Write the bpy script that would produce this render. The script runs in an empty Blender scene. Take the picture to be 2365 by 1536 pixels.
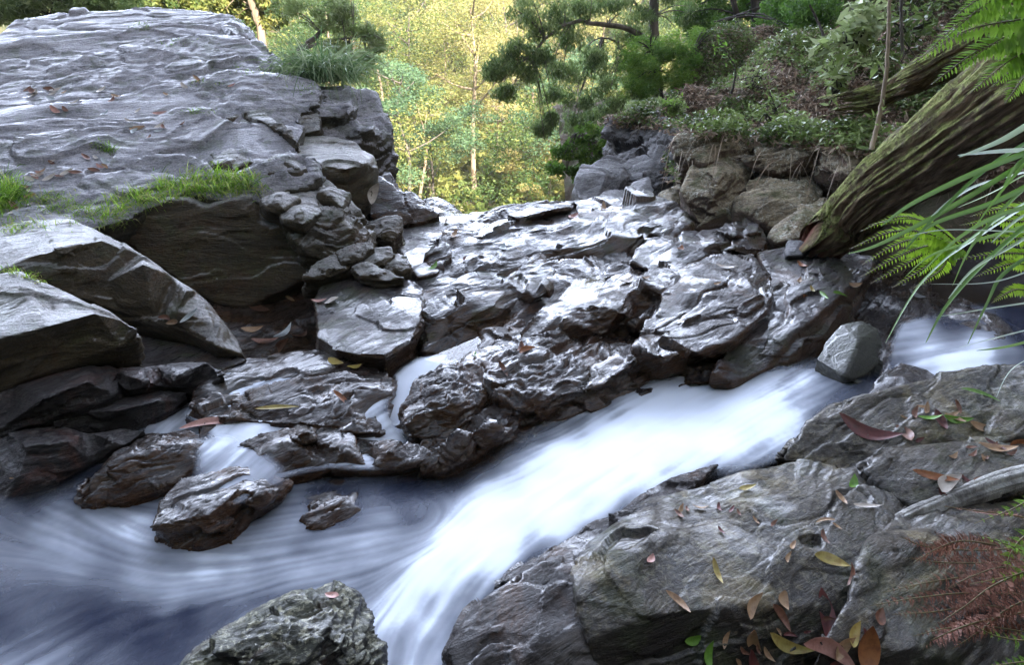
import bpy, bmesh, math, random
import numpy as np
from mathutils import Vector, Matrix
from mathutils.geometry import delaunay_2d_cdt

S = bpy.context.scene
COL = S.collection
R = math.radians
# ------------------------------------------------------------------ camera
H, PITCH, LENS = 1.4, 22.0, 24.0
W_, H_ = 2365.0, 1536.0
cd = bpy.data.cameras.new('camera'); cam = bpy.data.objects.new('camera', cd); COL.objects.link(cam)
cd.lens = LENS; cd.sensor_width = 36; cd.sensor_fit = 'HORIZONTAL'; cd.clip_end = 3000; cd.clip_start = 0.02
cam.location = (0, 0, H); cam.rotation_euler = (R(90 - PITCH), 0, 0)
S.camera = cam
# ------------------------------------------------------------------ light
SUN_EL, SUN_AZ = 33.0, 150.0      # azimuth clockwise from +Y: the sun stands behind the camera, a little to the right
w = bpy.data.worlds.new('World'); S.world = w; w.use_nodes = True
nt = w.node_tree; bg = nt.nodes['Background']; sk = nt.nodes.new('ShaderNodeTexSky')
sk.sky_type = 'NISHITA'; sk.sun_disc = False; sk.sun_elevation = R(SUN_EL); sk.sun_rotation = R(SUN_AZ)
sk.dust_density = 2.0; sk.air_density = 1.0; sk.ozone_density = 1.5
bg.inputs[1].default_value = 1.0
# Nishita sky at 0.05, plus an unseen cloud bank over +Y, added for front light and glints
def wn(t, **k):
    o = nt.nodes.new(t)
    for a_, b_ in k.items(): setattr(o, a_, b_)
    return o
tc = wn('ShaderNodeTexCoord'); sx = wn('ShaderNodeSeparateXYZ'); nt.links.new(tc.outputs['Generated'], sx.inputs[0])
def mr(src, a, b, c=0., d=1.):
    o = wn('ShaderNodeMapRange', interpolation_type='SMOOTHSTEP'); nt.links.new(src, o.inputs[0])
    for i_, q_ in enumerate((a, b, c, d)): o.inputs[i_ + 1].default_value = q_
    return o.outputs[0]
def mm(a, b, op='MULTIPLY'):
    o = wn('ShaderNodeMath', operation=op)
    for i_, x_ in enumerate((a, b)):
        if hasattr(x_, 'is_linked'): nt.links.new(x_, o.inputs[i_])
        else: o.inputs[i_].default_value = x_
    return o.outputs[0]
cn = wn('ShaderNodeTexNoise'); nt.links.new(tc.outputs['Generated'], cn.inputs['Vector']); cn.inputs['Scale'].default_value = 3.2; cn.inputs['Detail'].default_value = 7; cn.inputs['Roughness'].default_value = .6
cov = mm(mm(mr(sx.outputs['Y'], .25, .8), mr(sx.outputs['Z'], .80, .35)), mr(cn.outputs['Fac'], .36, .5, .2, 1.))
s1 = wn('ShaderNodeVectorMath', operation='SCALE'); nt.links.new(sk.outputs[0], s1.inputs[0]); s1.inputs['Scale'].default_value = 0.05
mxw = wn('ShaderNodeMix', data_type='RGBA'); nt.links.new(cov, mxw.inputs[0]); nt.links.new(s1.outputs[0], mxw.inputs[6]); 
cl2 = wn('ShaderNodeMix', data_type='RGBA'); nt.links.new(mr(sx.outputs['Z'], .15, .7), cl2.inputs[0]); cl2.inputs[6].default_value = (4.4, 5.0, 6.5, 1); cl2.inputs[7].default_value = (2.75, 3.1, 4.0, 1); nt.links.new(cl2.outputs[2], mxw.inputs[7])
nt.links.new(mxw.outputs[2], bg.inputs[0])
sd = bpy.data.lights.new('sun', 'SUN'); sd.energy = 4.3; sd.angle = R(0.5); sd.color = (1.0, 0.92, 0.78)
sun = bpy.data.objects.new('sun', sd); COL.objects.link(sun)
az = R(SUN_AZ); el = R(SUN_EL)
sv = Vector((math.sin(az) * math.cos(el), math.cos(az) * math.cos(el), math.sin(el)))
sun.rotation_euler = sv.to_track_quat('Z', 'Y').to_euler()
S.view_settings.view_transform = 'Standard'; S.view_settings.look = 'None'
S.view_settings.exposure = 2.55; S.view_settings.gamma = 1
S.cycles.max_bounces = 6; S.cycles.transparent_max_bounces = 12
S.cycles.diffuse_bounces = 3; S.cycles.glossy_bounces = 3; S.cycles.use_denoising = True
S.cycles.caustics_reflective = False; S.cycles.caustics_refractive = False

# ------------------------------------------------------------------ picture -> place
cp, sp = math.cos(R(PITCH)), math.sin(R(PITCH))
F = W_ * LENS / 36.0
def ray(u, v):
    yu = -(v - H_ / 2) / F
    return np.array([(u - W_ / 2) / F, cp + yu * sp, -sp + yu * cp])
def PY(u, v, Y):                      # point of pixel ray at forward distance Y
    d = ray(u, v); return np.array([0, 0, H]) + d * (Y / d[1])
def PZ(u, v, z):                      # point of pixel ray at height z
    d = ray(u, v); return np.array([0, 0, H]) + d * ((z - H) / d[2])
def PP(u, v, pl, h=0.0):              # point of pixel ray on plane z = a + b x + c y, raised by h
    a, b, c = pl; d = ray(u, v)
    t = (a + h - H) / (d[2] - b * d[0] - c * d[1]); return np.array([0, 0, H]) + d * t
def proj(p):                          # world -> pixel (arrays)
    x, y, z = p[:, 0], p[:, 1], p[:, 2] - H
    f = y * cp - z * sp; up = y * sp + z * cp
    return W_ / 2 + F * x / f, H_ / 2 - F * up / f

# ------------------------------------------------------------------ noise
_rs = np.random.RandomState(7)
_PERM = _rs.permutation(1024).astype(np.int32); _PERM = np.concatenate([_PERM] * 3)
_G = _rs.normal(size=(1024, 3)).astype(np.float32); _G /= np.linalg.norm(_G, axis=1)[:, None]
def pn(p):
    p = np.asarray(p, np.float32); i = np.floor(p).astype(np.int32); f = p - i
    i &= 1023; u = f * f * f * (f * (f * 6 - 15) + 10)
    out = 0
    x0, y0, z0 = i[:, 0], i[:, 1], i[:, 2]; x1, y1, z1 = (x0 + 1) & 1023, (y0 + 1) & 1023, (z0 + 1) & 1023
    for dx, xx in ((0, x0), (1, x1)):
        px = _PERM[xx]; wx = u[:, 0] if dx else 1 - u[:, 0]
        for dy, yy in ((0, y0), (1, y1)):
            py = _PERM[px + yy]; wy = wx * (u[:, 1] if dy else 1 - u[:, 1])
            for dz, zz in ((0, z0), (1, z1)):
                g = _G[_PERM[py + zz]]
                out = out + wy * (u[:, 2] if dz else 1 - u[:, 2]) * (g[:, 0] * (f[:, 0] - dx) + g[:, 1] * (f[:, 1] - dy) + g[:, 2] * (f[:, 2] - dz))
    return out * 1.6
def fbm(p, o=4, g=0.5, l=2.03):
    a, s, out = 1.0, 0, 0
    for k in range(o):
        out = out + a * pn(p + 17.3 * k); s += a; a *= g; p = p * l
    return out / s
def sstep(a, b, x):
    t = np.clip((x - a) / (b - a), 0, 1); return t * t * (3 - 2 * t)
def frame(s, n):
    s = np.array(s, float); s /= np.linalg.norm(s); n = np.array(n, float); n -= s * (n @ s); n /= np.linalg.norm(n)
    return np.stack([s, np.cross(n, s), n])
FR_MID = frame((.62, .78, .02), (-.35, -.05, .9))
FR_LEFT = frame((1, .22, .05), (0, -.5, .85))
FR_RIGHT = frame((.87, .49, .15), (-.3, -.3, .9))
FR_BANK = frame((.9, -.3, .25), (-.2, -.4, .8))
def facets(q, seed=0):
    """shingled broken blocks: every cell is its own tilted plane"""
    q = np.asarray(q, np.float32) + seed; b = np.floor(q - .5).astype(np.int32); best = np.full(len(q), 1e9, np.float32); out = np.zeros(len(q), np.float32)
    for dx in (0, 1):
        for dy in (0, 1):
            for dz in (0, 1):
                c = b + np.array([dx, dy, dz], np.int32); m = c & 1023; h = _PERM[_PERM[_PERM[m[:, 0]] + m[:, 1]] + m[:, 2]]
                j = _G[h]; r = q - (c + .5 + j * .42); d = (r * r).sum(1); k = _G[(h + 377) & 1023]
                val = j[:, 0] * .42 + .95 * r[:, 1] + (r * k).sum(1) * .75
                w_ = d < best; best[w_] = d[w_]; out[w_] = val[w_]
    return out
def rockdisp(p, fr, A=.03, L=.25, seed=0, rough=1.0, crack=1.0, terr=1.0):
    q = (p @ fr.T).astype(np.float32) + seed * 11.7
    st = np.array([.30, 1.0, 2.8], np.float32) / L
    warp = np.stack([pn(q * (1.2 / L) + 3), pn(q * (1.2 / L) + 31), pn(q * (1.2 / L) + 57)], 1) * L * .22
    q = q + warp
    a = fbm(q * st * .55, 3)
    lin = .25 * (q @ np.array([.25, .9, -.4], np.float32)) / L; n2 = (fbm(q * st * [.55, .9, .9] + 40, 2) + lin) * 3.2
    fl = np.floor(n2); fr_ = n2 - fl
    t = (fl + sstep(.0, .28, fr_)) / 3.2 - lin                     # terraces: broken bedding
    c1 = pn(q * st * [.22, .55, .6] + 90); c2 = pn(q * st * [.35, 1.2, 1.2] + 120)
    cr = np.clip(1 - np.abs(c1) * 22, 0, 1) ** 2 * .9 + np.clip(1 - np.abs(c2) * 16, 0, 1) ** 2 * .35
    f = fbm(q * st * 3.2 + 7, 4, .6)
    f2 = 1 - np.abs(pn(q * st * 2.0 + 200)) * 2
    f3 = 1 - np.abs(pn(q * st * 5.5 + 300)) * 2.2; f4 = 1 - np.abs(pn(q * st * 10.5 + 340)) * 2.2
    msk = np.clip(pn(q * st * .7 + 400) * 1.6 + .7, .15, 1.5)
    fa = facets(q * st * [.75, .62, .62], 11); fb = facets(q * st * [1.9, 1.7, 1.5], 57)
    return A * (a * .8 + t * .35 * terr - cr * .3 * crack + fa * 1.0 + fb * .34 + (f * .22 + f3 * .07 + f4 * .04) * rough * msk)

# ------------------------------------------------------------------ mesh helpers
def new_mesh(name, v, faces, mat, parent=None, smooth=True, loc=None, attrs=None):
    v = np.asarray(v, np.float32).reshape(-1, 3)
    me = bpy.data.meshes.new(name)
    if loc is not None: v = v - np.asarray(loc, np.float32)
    if isinstance(faces, np.ndarray):
        n, k = faces.shape
        me.vertices.add(len(v)); me.vertices.foreach_set('co', v.ravel())
        me.loops.add(n * k); me.loops.foreach_set('vertex_index', faces.astype(np.int32).ravel())
        me.polygons.add(n); me.polygons.foreach_set('loop_start', np.arange(0, n * k, k, dtype=np.int32))
        me.update(calc_edges=True)
    else:
        me.from_pydata(v.tolist(), [], faces)
    if attrs:
        for k_, a in attrs.items():
            at = me.attributes.new(k_, 'FLOAT', 'POINT'); at.data.foreach_set('value', np.asarray(a, np.float32))
    if smooth: me.polygons.foreach_set('use_smooth', np.ones(len(me.polygons), bool))
    me.materials.append(mat)
    o = bpy.data.objects.new(name, me); COL.objects.link(o)
    if loc is not None and parent is None: o.location = Vector([float(c) for c in loc])
    if parent is not None: o.parent = parent
    return o
def tag(o, label=None, cat=None, group=None, kind=None):
    if label: o['label'] = label
    if cat: o['category'] = cat
    if group: o['group'] = group
    if kind: o['kind'] = kind
    return o
def thing(name, label, cat, loc=(0, 0, 0), group=None):
    o = bpy.data.objects.new(name, None); COL.objects.link(o); o.location = Vector([float(c) for c in loc]); o.empty_display_size = .1
    return tag(o, label, cat, group)
def me_arrays(me):
    v = np.empty(len(me.vertices) * 3, np.float32); me.vertices.foreach_get('co', v)
    n = np.empty(len(me.vertices) * 3, np.float32); me.vertices.foreach_get('normal', n)
    return v.reshape(-1, 3), n.reshape(-1, 3)

ROCKS = []
def resolve(p, pl):
    if len(p) == 2: return PP(p[0], p[1], pl)
    if len(p) == 3: return PP(p[0], p[1], pl, p[2])
    return PY(p[0], p[1], p[3])
def solid(name, outline, inner, pl, back=.35, down=.35, vox=.012, smooth=3):
    pts = [np.array(p[:2], float) for p in outline] + [np.array(p[:2], float) for p in inner]
    P3 = np.array([resolve(p, pl) for p in outline] + [resolve(p, pl) for p in inner])
    n = len(outline)
    r = delaunay_2d_cdt([Vector(p) for p in pts], [(i, (i + 1) % n) for i in range(n)], [], 1, 1e-4)
    vs, es, fs, ov = r[0], r[1], r[2], r[3]
    P = []
    for k, o_ in enumerate(ov):
        P.append(P3[o_[0]] if o_ else PP(vs[k][0], vs[k][1], pl))
    P = np.array(P); N = len(P)
    d = P - np.array([0, 0, H]); d /= np.linalg.norm(d, axis=1)[:, None]
    Q = P + d * back + np.array([0, 0, -down])
    V = np.concatenate([P, Q]); Fc = []
    cnt = {}
    for f in fs:
        Fc.append(tuple(f)); Fc.append(tuple(N + i for i in reversed(f)))
        for a, b in zip(f, list(f[1:]) + [f[0]]): cnt[(a, b)] = 1
    for (a, b) in list(cnt):
        if (b, a) not in cnt: Fc.append((b, a, N + a, N + b))
    me = bpy.data.meshes.new('tmp'); me.from_pydata(V.tolist(), [], Fc); me.update()
    bm = bmesh.new(); bm.from_mesh(me); bmesh.ops.recalc_face_normals(bm, faces=bm.faces); bm.to_mesh(me); bm.free()
    o = bpy.data.objects.new('tmp', me); COL.objects.link(o)
    m = o.modifiers.new('r', 'REMESH'); m.mode = 'VOXEL'; m.voxel_size = vox
    if smooth:
        m = o.modifiers.new('s', 'SMOOTH'); m.factor = .5; m.iterations = smooth
    dg = bpy.context.evaluated_depsgraph_get()
    out = bpy.data.meshes.new_from_object(o.evaluated_get(dg))
    bpy.data.objects.remove(o); bpy.data.meshes.remove(me)
    return out
def rock(name, label, mat, outline, inner=(), pl=(0, 0, 0), back=.35, down=.35, vox=.012, fr=FR_MID, A=.03, L=.25,
         smooth=2, rough=1.0, crack=1.0, terr=1.0, cat='rock', group=None, kind=None, grow=0):
    if grow: 
        gc = np.mean([p[:2] for p in outline], axis=0); outline = [tuple(gc + (np.array(p[:2]) - gc) * (1 + grow)) + tuple(p[2:]) for p in outline]
    me = solid(name, outline, list(inner), pl, back, down, vox, smooth)
    me.name = name
    v, n = me_arrays(me)
    d = rockdisp(v, fr, A, L, len(ROCKS) * 1.37, rough, crack, terr)
    v = v + n * d[:, None]
    base = np.array([v[:, 0].mean(), v[:, 1].mean(), v[:, 2].min()])
    me.vertices.foreach_set('co', (v - base).astype(np.float32).ravel()); me.update()
    me.polygons.foreach_set('use_smooth', np.ones(len(me.polygons), bool))
    me.materials.clear(); me.materials.append(mat)
    o = bpy.data.objects.new(name, me); COL.objects.link(o); o.location = Vector([float(c) for c in base])
    tag(o, label, cat, group, kind); ROCKS.append(o)
    return o

# ------------------------------------------------------------------ materials
class NT:
    def __init__(s, name):
        s.m = bpy.data.materials.new(name); s.m.use_nodes = True; s.t = s.m.node_tree; s.b = s.t.nodes['Principled BSDF']
        s.out = s.t.nodes['Material Output']
    def n(s, typ, **kw):
        o = s.t.nodes.new(typ)
        for k, v in kw.items():
            if k.startswith('i_'):
                key = k[2:]; key = int(key) if key.isdigit() else key.replace('_', ' ')
                if hasattr(v, 'links') or hasattr(v, 'is_linked'): s.t.links.new(v, o.inputs[key])
                else: o.inputs[key].default_value = v
            else: setattr(o, k, v)
        return o
    def link(s, a, b): s.t.links.new(a, b)
    def math(s, op, a, b=0.0, c=0.0, clamp=False):
        o = s.t.nodes.new('ShaderNodeMath'); o.operation = op; o.use_clamp = clamp
        for i, x in enumerate((a, b, c)):
            if hasattr(x, 'is_linked'): s.t.links.new(x, o.inputs[i])
            else: o.inputs[i].default_value = x
        return o.outputs[0]
    def mix(s, f, a, b):
        o = s.t.nodes.new('ShaderNodeMix'); o.data_type = 'RGBA'
        for i, x in ((0, f), (6, a), (7, b)):
            if hasattr(x, 'is_linked'): s.t.links.new(x, o.inputs[i])
            else: o.inputs[i].default_value = x if i == 0 else (*x, 1)
        return o.outputs[2]
    def ramp(s, x, stops):
        o = s.t.nodes.new('ShaderNodeValToRGB'); s.t.links.new(x, o.inputs[0]); e = o.color_ramp.elements
        while len(e) < len(stops): e.new(.5)
        for k, (p, c) in enumerate(stops):
            e[k].position = p; e[k].color = (*c, 1) if not isinstance(c, (int, float)) else (c, c, c, 1)
        return o.outputs[0]
    def mapr(s, x, a, b, c=0.0, d=1.0, smooth=True):
        o = s.t.nodes.new('ShaderNodeMapRange'); o.interpolation_type = 'SMOOTHSTEP' if smooth else 'LINEAR'
        s.t.links.new(x, o.inputs[0])
        for i, q in enumerate((a, b, c, d)): o.inputs[i + 1].default_value = q
        return o.outputs[0]
    def noise(s, vec, scale, detail=6, rough=.6, dist=0.0):
        o = s.n('ShaderNodeTexNoise'); o.inputs['Scale'].default_value = scale; o.inputs['Detail'].default_value = detail
        o.inputs['Roughness'].default_value = rough; o.inputs['Distortion'].default_value = dist
        if vec is not None: s.link(vec, o.inputs['Vector'])
        return o.outputs['Fac']

def rock_mat(name, fr, c_top, c_top2, c_side, rough=(.55, .8), lichen=0.0, lichen_c=(.45, .46, .42), moss=0.0, wet=0.0, rust=0.0,
             bump=1.0, rust_c=(.12, .045, .015), moss_c=(.06, .09, .012), side_at=.5):
    t = NT(name)
    geo = t.n('ShaderNodeNewGeometry'); pos = geo.outputs['Position']
    # strata-aligned coordinates
    comps = []
    for k in range(3):
        d = t.n('ShaderNodeVectorMath', operation='DOT_PRODUCT'); t.link(pos, d.inputs[0]); d.inputs[1].default_value = fr[k] * (.35, 1.0, 2.4)[k]
        comps.append(d.outputs['Value'])
    cx = t.n('ShaderNodeCombineXYZ')
    for k in range(3): t.link(comps[k], cx.inputs[k])
    q = cx.outputs[0]
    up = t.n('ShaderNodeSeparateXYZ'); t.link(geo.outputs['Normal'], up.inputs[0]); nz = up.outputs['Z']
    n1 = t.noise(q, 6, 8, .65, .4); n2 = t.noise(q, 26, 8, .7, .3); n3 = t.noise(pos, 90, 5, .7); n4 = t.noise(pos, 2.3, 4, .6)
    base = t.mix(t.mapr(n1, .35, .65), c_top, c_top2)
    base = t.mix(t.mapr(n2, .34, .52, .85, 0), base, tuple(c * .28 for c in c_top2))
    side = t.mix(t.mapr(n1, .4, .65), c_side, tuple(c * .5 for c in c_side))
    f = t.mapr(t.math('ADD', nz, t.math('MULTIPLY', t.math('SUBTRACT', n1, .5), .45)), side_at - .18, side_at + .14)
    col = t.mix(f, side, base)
    if rust: col = t.mix(t.math('MULTIPLY', t.mapr(t.noise(pos, 3.7, 6, .7, .6), .52, .66), rust), col, rust_c)
    if lichen:
        v = t.noise(pos, 38, 6, .75, .5)
        lf = t.math('MULTIPLY', t.math('MULTIPLY', t.math('MULTIPLY', t.mapr(v, .50, .60), t.mapr(n4, .36, .6, .15, 1)), lichen), t.mapr(f, 0, 1, .15, 1))
        col = t.mix(lf, col, lichen_c)
    if moss:
        mf = t.math('MULTIPLY', t.math('MULTIPLY', t.mapr(t.noise(pos, 5.5, 7, .7, .5), .5, .62), t.mapr(nz, .0, .6, .35, 1)), moss)
        col = t.mix(mf, col, moss_c)
    col = t.mix(t.mapr(n3, .3, .62, .55, 0, False), col, (.01, .01, .011))
    t.link(col, t.b.inputs['Base Color'])
    rr = t.mapr(n2, .35, .65, rough[0], rough[1], False); t.link(rr, t.b.inputs['Roughness'])
    t.b.inputs['Specular IOR Level'].default_value = .45 - .25 * wet
    if wet:
        t.link(t.math('MULTIPLY', t.mapr(t.noise(pos, 4.5, 5, .65, .4), .40, .60, .06, 1.0), wet), t.b.inputs['Coat Weight']); t.b.inputs['Coat Roughness'].default_value = .10; t.b.inputs['Coat IOR'].default_value = 1.45
    hb = t.math('ADD', t.math('MULTIPLY', n2, .7), t.math('MULTIPLY', n3, .16))
    hb = t.math('ADD', hb, t.math('MULTIPLY', t.noise(q, 75, 4, .6), .3))
    b = t.n('ShaderNodeBump'); b.inputs['Strength'].default_value = 1.0 * bump; b.inputs['Distance'].default_value = .03
    t.link(hb, b.inputs['Height']); t.link(b.outputs[0], t.b.inputs['Normal'])
    if wet:
        hc = t.math('ADD', t.math('MULTIPLY', t.noise(q, 11, 3, .5, .3), .8), t.math('ADD', t.math('MULTIPLY', n2, .24), t.math('MULTIPLY', n3, .05)))
        b2 = t.n('ShaderNodeBump'); b2.inputs['Strength'].default_value = .48 * bump; b2.inputs['Distance'].default_value = .024
        t.link(hc, b2.inputs['Height']); t.link(b2.outputs[0], t.b.inputs['Coat Normal'])
    return t.m

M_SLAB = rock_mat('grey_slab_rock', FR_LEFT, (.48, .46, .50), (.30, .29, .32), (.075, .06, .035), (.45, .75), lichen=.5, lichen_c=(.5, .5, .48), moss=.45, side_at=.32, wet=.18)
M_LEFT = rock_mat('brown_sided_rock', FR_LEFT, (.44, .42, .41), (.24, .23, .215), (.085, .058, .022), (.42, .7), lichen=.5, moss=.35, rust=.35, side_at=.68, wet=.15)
M_WET = rock_mat('wet_dark_rock', FR_MID, (.034, .025, .024), (.036, .019, .011), (.085, .036, .012), (.20, .38), wet=1.0, rust=.75, rust_c=(.10, .042, .012), moss=.08, side_at=.78)
M_DAMP = rock_mat('damp_dark_rock', FR_MID, (.062, .054, .058), (.036, .026, .022), (.085, .040, .016), (.24, .45), wet=.85, rust=.6, rust_c=(.11, .052, .02), moss=.3, lichen=.12, side_at=.76)
M_BLUE = rock_mat('blue_black_rock', FR_MID, (.07, .058, .058), (.036, .028, .028), (.02, .014, .012), (.32, .5), wet=.4, rust=.8, rust_c=(.10, .04, .028), lichen=.2, side_at=.6)
M_FORE = rock_mat('smooth_foreground_rock', FR_RIGHT, (.115, .096, .074), (.045, .037, .028), (.028, .020, .015), (.25, .45), wet=.95, rust=.8, rust_c=(.24, .19, .10), moss=.25, lichen=.5, lichen_c=(.32, .29, .2), bump=1, side_at=.7)
M_FOREWET = rock_mat('wet_foreground_rock', FR_RIGHT, (.052, .043, .04), (.03, .022, .02), (.03, .018, .013), (.18, .36), wet=1.0, rust=.6, rust_c=(.09, .04, .016), bump=1)
M_LICH = rock_mat('lichen_rock', FR_BANK, (.46, .38, .25), (.26, .20, .13), (.19, .12, .085), (.7, .9), lichen=1.0, lichen_c=(.68, .66, .55), moss=.55, side_at=.2)
M_BOULDER = rock_mat('blue_grey_boulder', FR_BANK, (.28, .27, .28), (.13, .125, .13), (.06, .05, .05), (.5, .75), lichen=.4, side_at=.4)
M_STONE = rock_mat('green_grey_stone', FR_RIGHT, (.08, .085, .062), (.05, .052, .038), (.07, .065, .042), (.3, .5), wet=.5, bump=.5, side_at=.2)
M_LOWROCK = rock_mat('jagged_grey_rock', FR_RIGHT, (.16, .16, .11), (.06, .06, .042), (.022, .02, .018), (.33, .55), lichen=.8, lichen_c=(.5, .48, .34), wet=.5, rust=.4, moss=.2, side_at=.66)

# ================================================================== SETTING: bedrock under everything
def idw(uv, ctrl, p=3.0, eps=25.0):
    c = np.array(ctrl, float); out = np.zeros(len(uv)); 
    for s in range(0, len(uv), 40000):
        a = uv[s:s + 40000]; d2 = (a[:, None, 0] - c[None, :, 0]) ** 2 + (a[:, None, 1] - c[None, :, 1]) ** 2 + eps ** 2
        wgt = d2 ** (-p / 2); out[s:s + 40000] = (wgt * c[None, :, 2]).sum(1) / wgt.sum(1)
    return out
BED = [(0, 1250, -.3), (0, 1050, -.1), (0, 900, .05), (150, 1150, -.2), (250, 1060, -.05), (300, 850, .10), (480, 760, .12), (640, 740, .04), (640, 800, .06), (300, 960, .0), (400, 960, .03), (520, 880, .10), (700, 900, .12),
       (850, 880, .1), (880, 980, .02), (500, 1000, .05), (640, 1040, .05), (800, 1050, .0), (550, 1120, -.02), (930, 900, .0), (960, 1000, -.08), (1050, 950, .04), (1100, 1050, -.15), (1200, 980, -.15), (1180, 900, .08), (1200, 820, .12), (1400, 870, .07), (1600, 850, .05), (1750, 800, .1), (1950, 780, .05),
       (2150, 830, .1), (2300, 760, .25), (1000, 800, .02), (1100, 770, .08), (1250, 730, .14), (1350, 670, .15), (1450, 620, .16), (1000, 620, .26), (1150, 600, .28), (1300, 560, .26), (1600, 580, .28), (1700, 560, .28), (1900, 570, .25), (1000, 520, .33), (1150, 500, .33), (1050, 560, .29), (1400, 500, .33),
       (900, 480, .4), (700, 620, .2), (800, 580, .3), (850, 640, .22), (1000, 480, .36), (1550, 470, .32), (1800, 560, .2), (1800, 700, .17), (2000, 650, .15), (2200, 600, .1), (1650, 700, .15), (1500, 760, .1),
       (1500, 960, -.25), (1700, 930, -.2), (1900, 880, -.05), (1300, 1100, -.3), (1000, 1250, -.35), (700, 1250, -.2), (400, 1350, -.3), (200, 1250, -.3), (200, 1500, -.4), (600, 1500, -.35), (900, 1450, -.35), (1200, 1400, -.2), (1500, 1400, -.1), (1800, 1200, -.05), (2100, 1300, 0), (2300, 1000, .1), (2000, 1500, .0), (760, 1150, -.05), (740, 1200, -.06)]
bp = np.array([PZ(u, v, z) for u, v, z in BED])
ctrl = [(a[0], a[1], a[2]) for a in bp]
ctrl += [(x, 6.2, -1.2) for x in np.arange(-4, 4, .5)] + [(x, 7.2, -4.0) for x in np.arange(-4, 5, .6)] + [(x, 0.6, -.3) for x in (-2, -1, 0, 1, 2)] + [(-3, 3.5, .4), (-3.5, 5, .6), (3.5, 3, .6), (3.5, 4.2, .6), (3, 5, .5), (2.2, 3.6, .15), (-.6, 5.5, .3), (0, 5.4, .3), (1, 5.6, .3)]
nx, ny = 900, 760
X, Y = np.meshgrid(np.linspace(-4.5, 5, nx), np.linspace(.3, 7.4, ny))
g = np.stack([X.ravel(), Y.ravel()], 1)
z = idw(g, ctrl, 3.2, .10)
v = np.concatenate([g, z[:, None]], 1)
uu_, vv_ = proj(v); mid_ = sstep(560, 640, vv_) * (1 - sstep(790, 880, vv_)) * sstep(980, 1100, uu_) * (1 - sstep(1800, 1950, uu_)); v[:, 2] += mid_ * .07
v[:, 2] += rockdisp(v * np.array([1, 1, .3]), FR_MID, .055, .28, 3.3, 1.1, 1, 1.1)
idx = np.arange(nx * ny).reshape(ny, nx)
quads = np.stack([idx[:-1, :-1], idx[:-1, 1:], idx[1:, 1:], idx[1:, :-1]], -1).reshape(-1, 4)
bed = new_mesh('bedrock', v, quads, M_WET); tag(bed, kind='structure'); ROCKS.append(bed)
# ================================================================== ROCKS (outlines are picture points dropped onto the plane each face lies in)
SL = (-.675, 0, .35)
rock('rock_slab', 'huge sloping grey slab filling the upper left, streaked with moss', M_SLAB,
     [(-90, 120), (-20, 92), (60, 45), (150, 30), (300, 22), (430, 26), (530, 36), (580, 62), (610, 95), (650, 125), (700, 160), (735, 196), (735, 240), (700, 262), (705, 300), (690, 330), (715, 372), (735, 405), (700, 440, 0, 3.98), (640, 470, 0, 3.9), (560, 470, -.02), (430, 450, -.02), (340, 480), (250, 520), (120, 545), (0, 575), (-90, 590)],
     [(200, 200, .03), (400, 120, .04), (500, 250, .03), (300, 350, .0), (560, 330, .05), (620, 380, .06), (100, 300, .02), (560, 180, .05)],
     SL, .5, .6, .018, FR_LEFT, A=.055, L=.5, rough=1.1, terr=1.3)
rock('rock', 'dark rounded rock with green moss on the far rim of the slab', M_SLAB,
     [(478, 75), (486, 54), (530, 46), (560, 56), (592, 84), (570, 95), (520, 92)], [(530, 62, .1)], SL, .3, .2, .02, FR_LEFT, A=.03, L=.3)
rock('boulder', 'dark mossy boulder hanging over the valley at the end of the slab', M_SLAB,
     [(664, 236, 0, 5.5), (735, 200, 0, 5.8), (800, 198, 0, 5.8), (850, 206, 0, 5.7), (868, 232, 0, 5.5), (884, 262, 0, 5.4), (900, 300, 0, 5.3), (907, 345, 0, 5.25), (905, 395, 0, 5.2), (880, 440, 0, 5.2), (850, 440, 0, 5.1), (800, 380, 0, 5.0), (740, 340, 0, 5.0), (690, 320, 0, 5.0)],
     [(820, 222, 0, 5.55), (800, 255, 0, 5.15), (735, 232, 0, 5.35), (770, 262, 0, 5.15), (700, 285, 0, 5.1), (820, 280, 0, 5.3), (850, 300, 0, 5.05), (790, 300, 0, 5.15)], SL, .5, .3, .016, FR_LEFT, A=.05, L=.3, rough=1.2)
rock('rock', 'split brown block on the slab rim under the mossy boulder', M_LEFT,
     [(560, 262), (600, 256), (650, 280, .05), (690, 330, .02), (672, 360, -.1), (640, 330, -.12), (600, 322, -.1), (560, 305, -.1), (500, 285)], [(600, 275, .06), (640, 300, .03)], SL, .3, .3, .014, FR_LEFT, A=.025, L=.22)
rock('rock', 'flat-topped grey block with a brown broken front at the valley gap', M_LEFT,
     [(668, 330, 0, 4.75), (700, 316, 0, 4.9), (760, 318, 0, 4.95), (820, 330, 0, 4.85), (862, 362, 0, 4.65), (873, 395, 0, 4.5), (868, 430, 0, 4.45), (850, 474, 0, 4.4), (828, 482, 0, 4.38), (800, 452, 0, 4.3), (760, 425, 0, 4.22), (725, 405, 0, 4.22), (690, 380, 0, 4.3)],
     [(730, 400, 0, 4.25), (765, 382, 0, 4.25), (800, 388, 0, 4.25), (845, 378, 0, 4.4), (830, 400, 0, 4.35)], SL, .4, .3, .012, FR_LEFT, A=.02, L=.25, terr=.6)
rock('rock', 'small dark-faced block just below the flat-topped grey block', M_LEFT,
     [(606, 372, 0, 4.1), (640, 358, 0, 4.25), (680, 366, 0, 4.2), (712, 395, 0, 4.1), (724, 412, 0, 4.05), (690, 424, 0, 4.02), (650, 420, 0, 4.0), (615, 400, 0, 4.0)], [(650, 366, 0, 4.1), (690, 385, 0, 4.05)], SL, .3, .3, .012, FR_LEFT, A=.015, L=.2)
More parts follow.
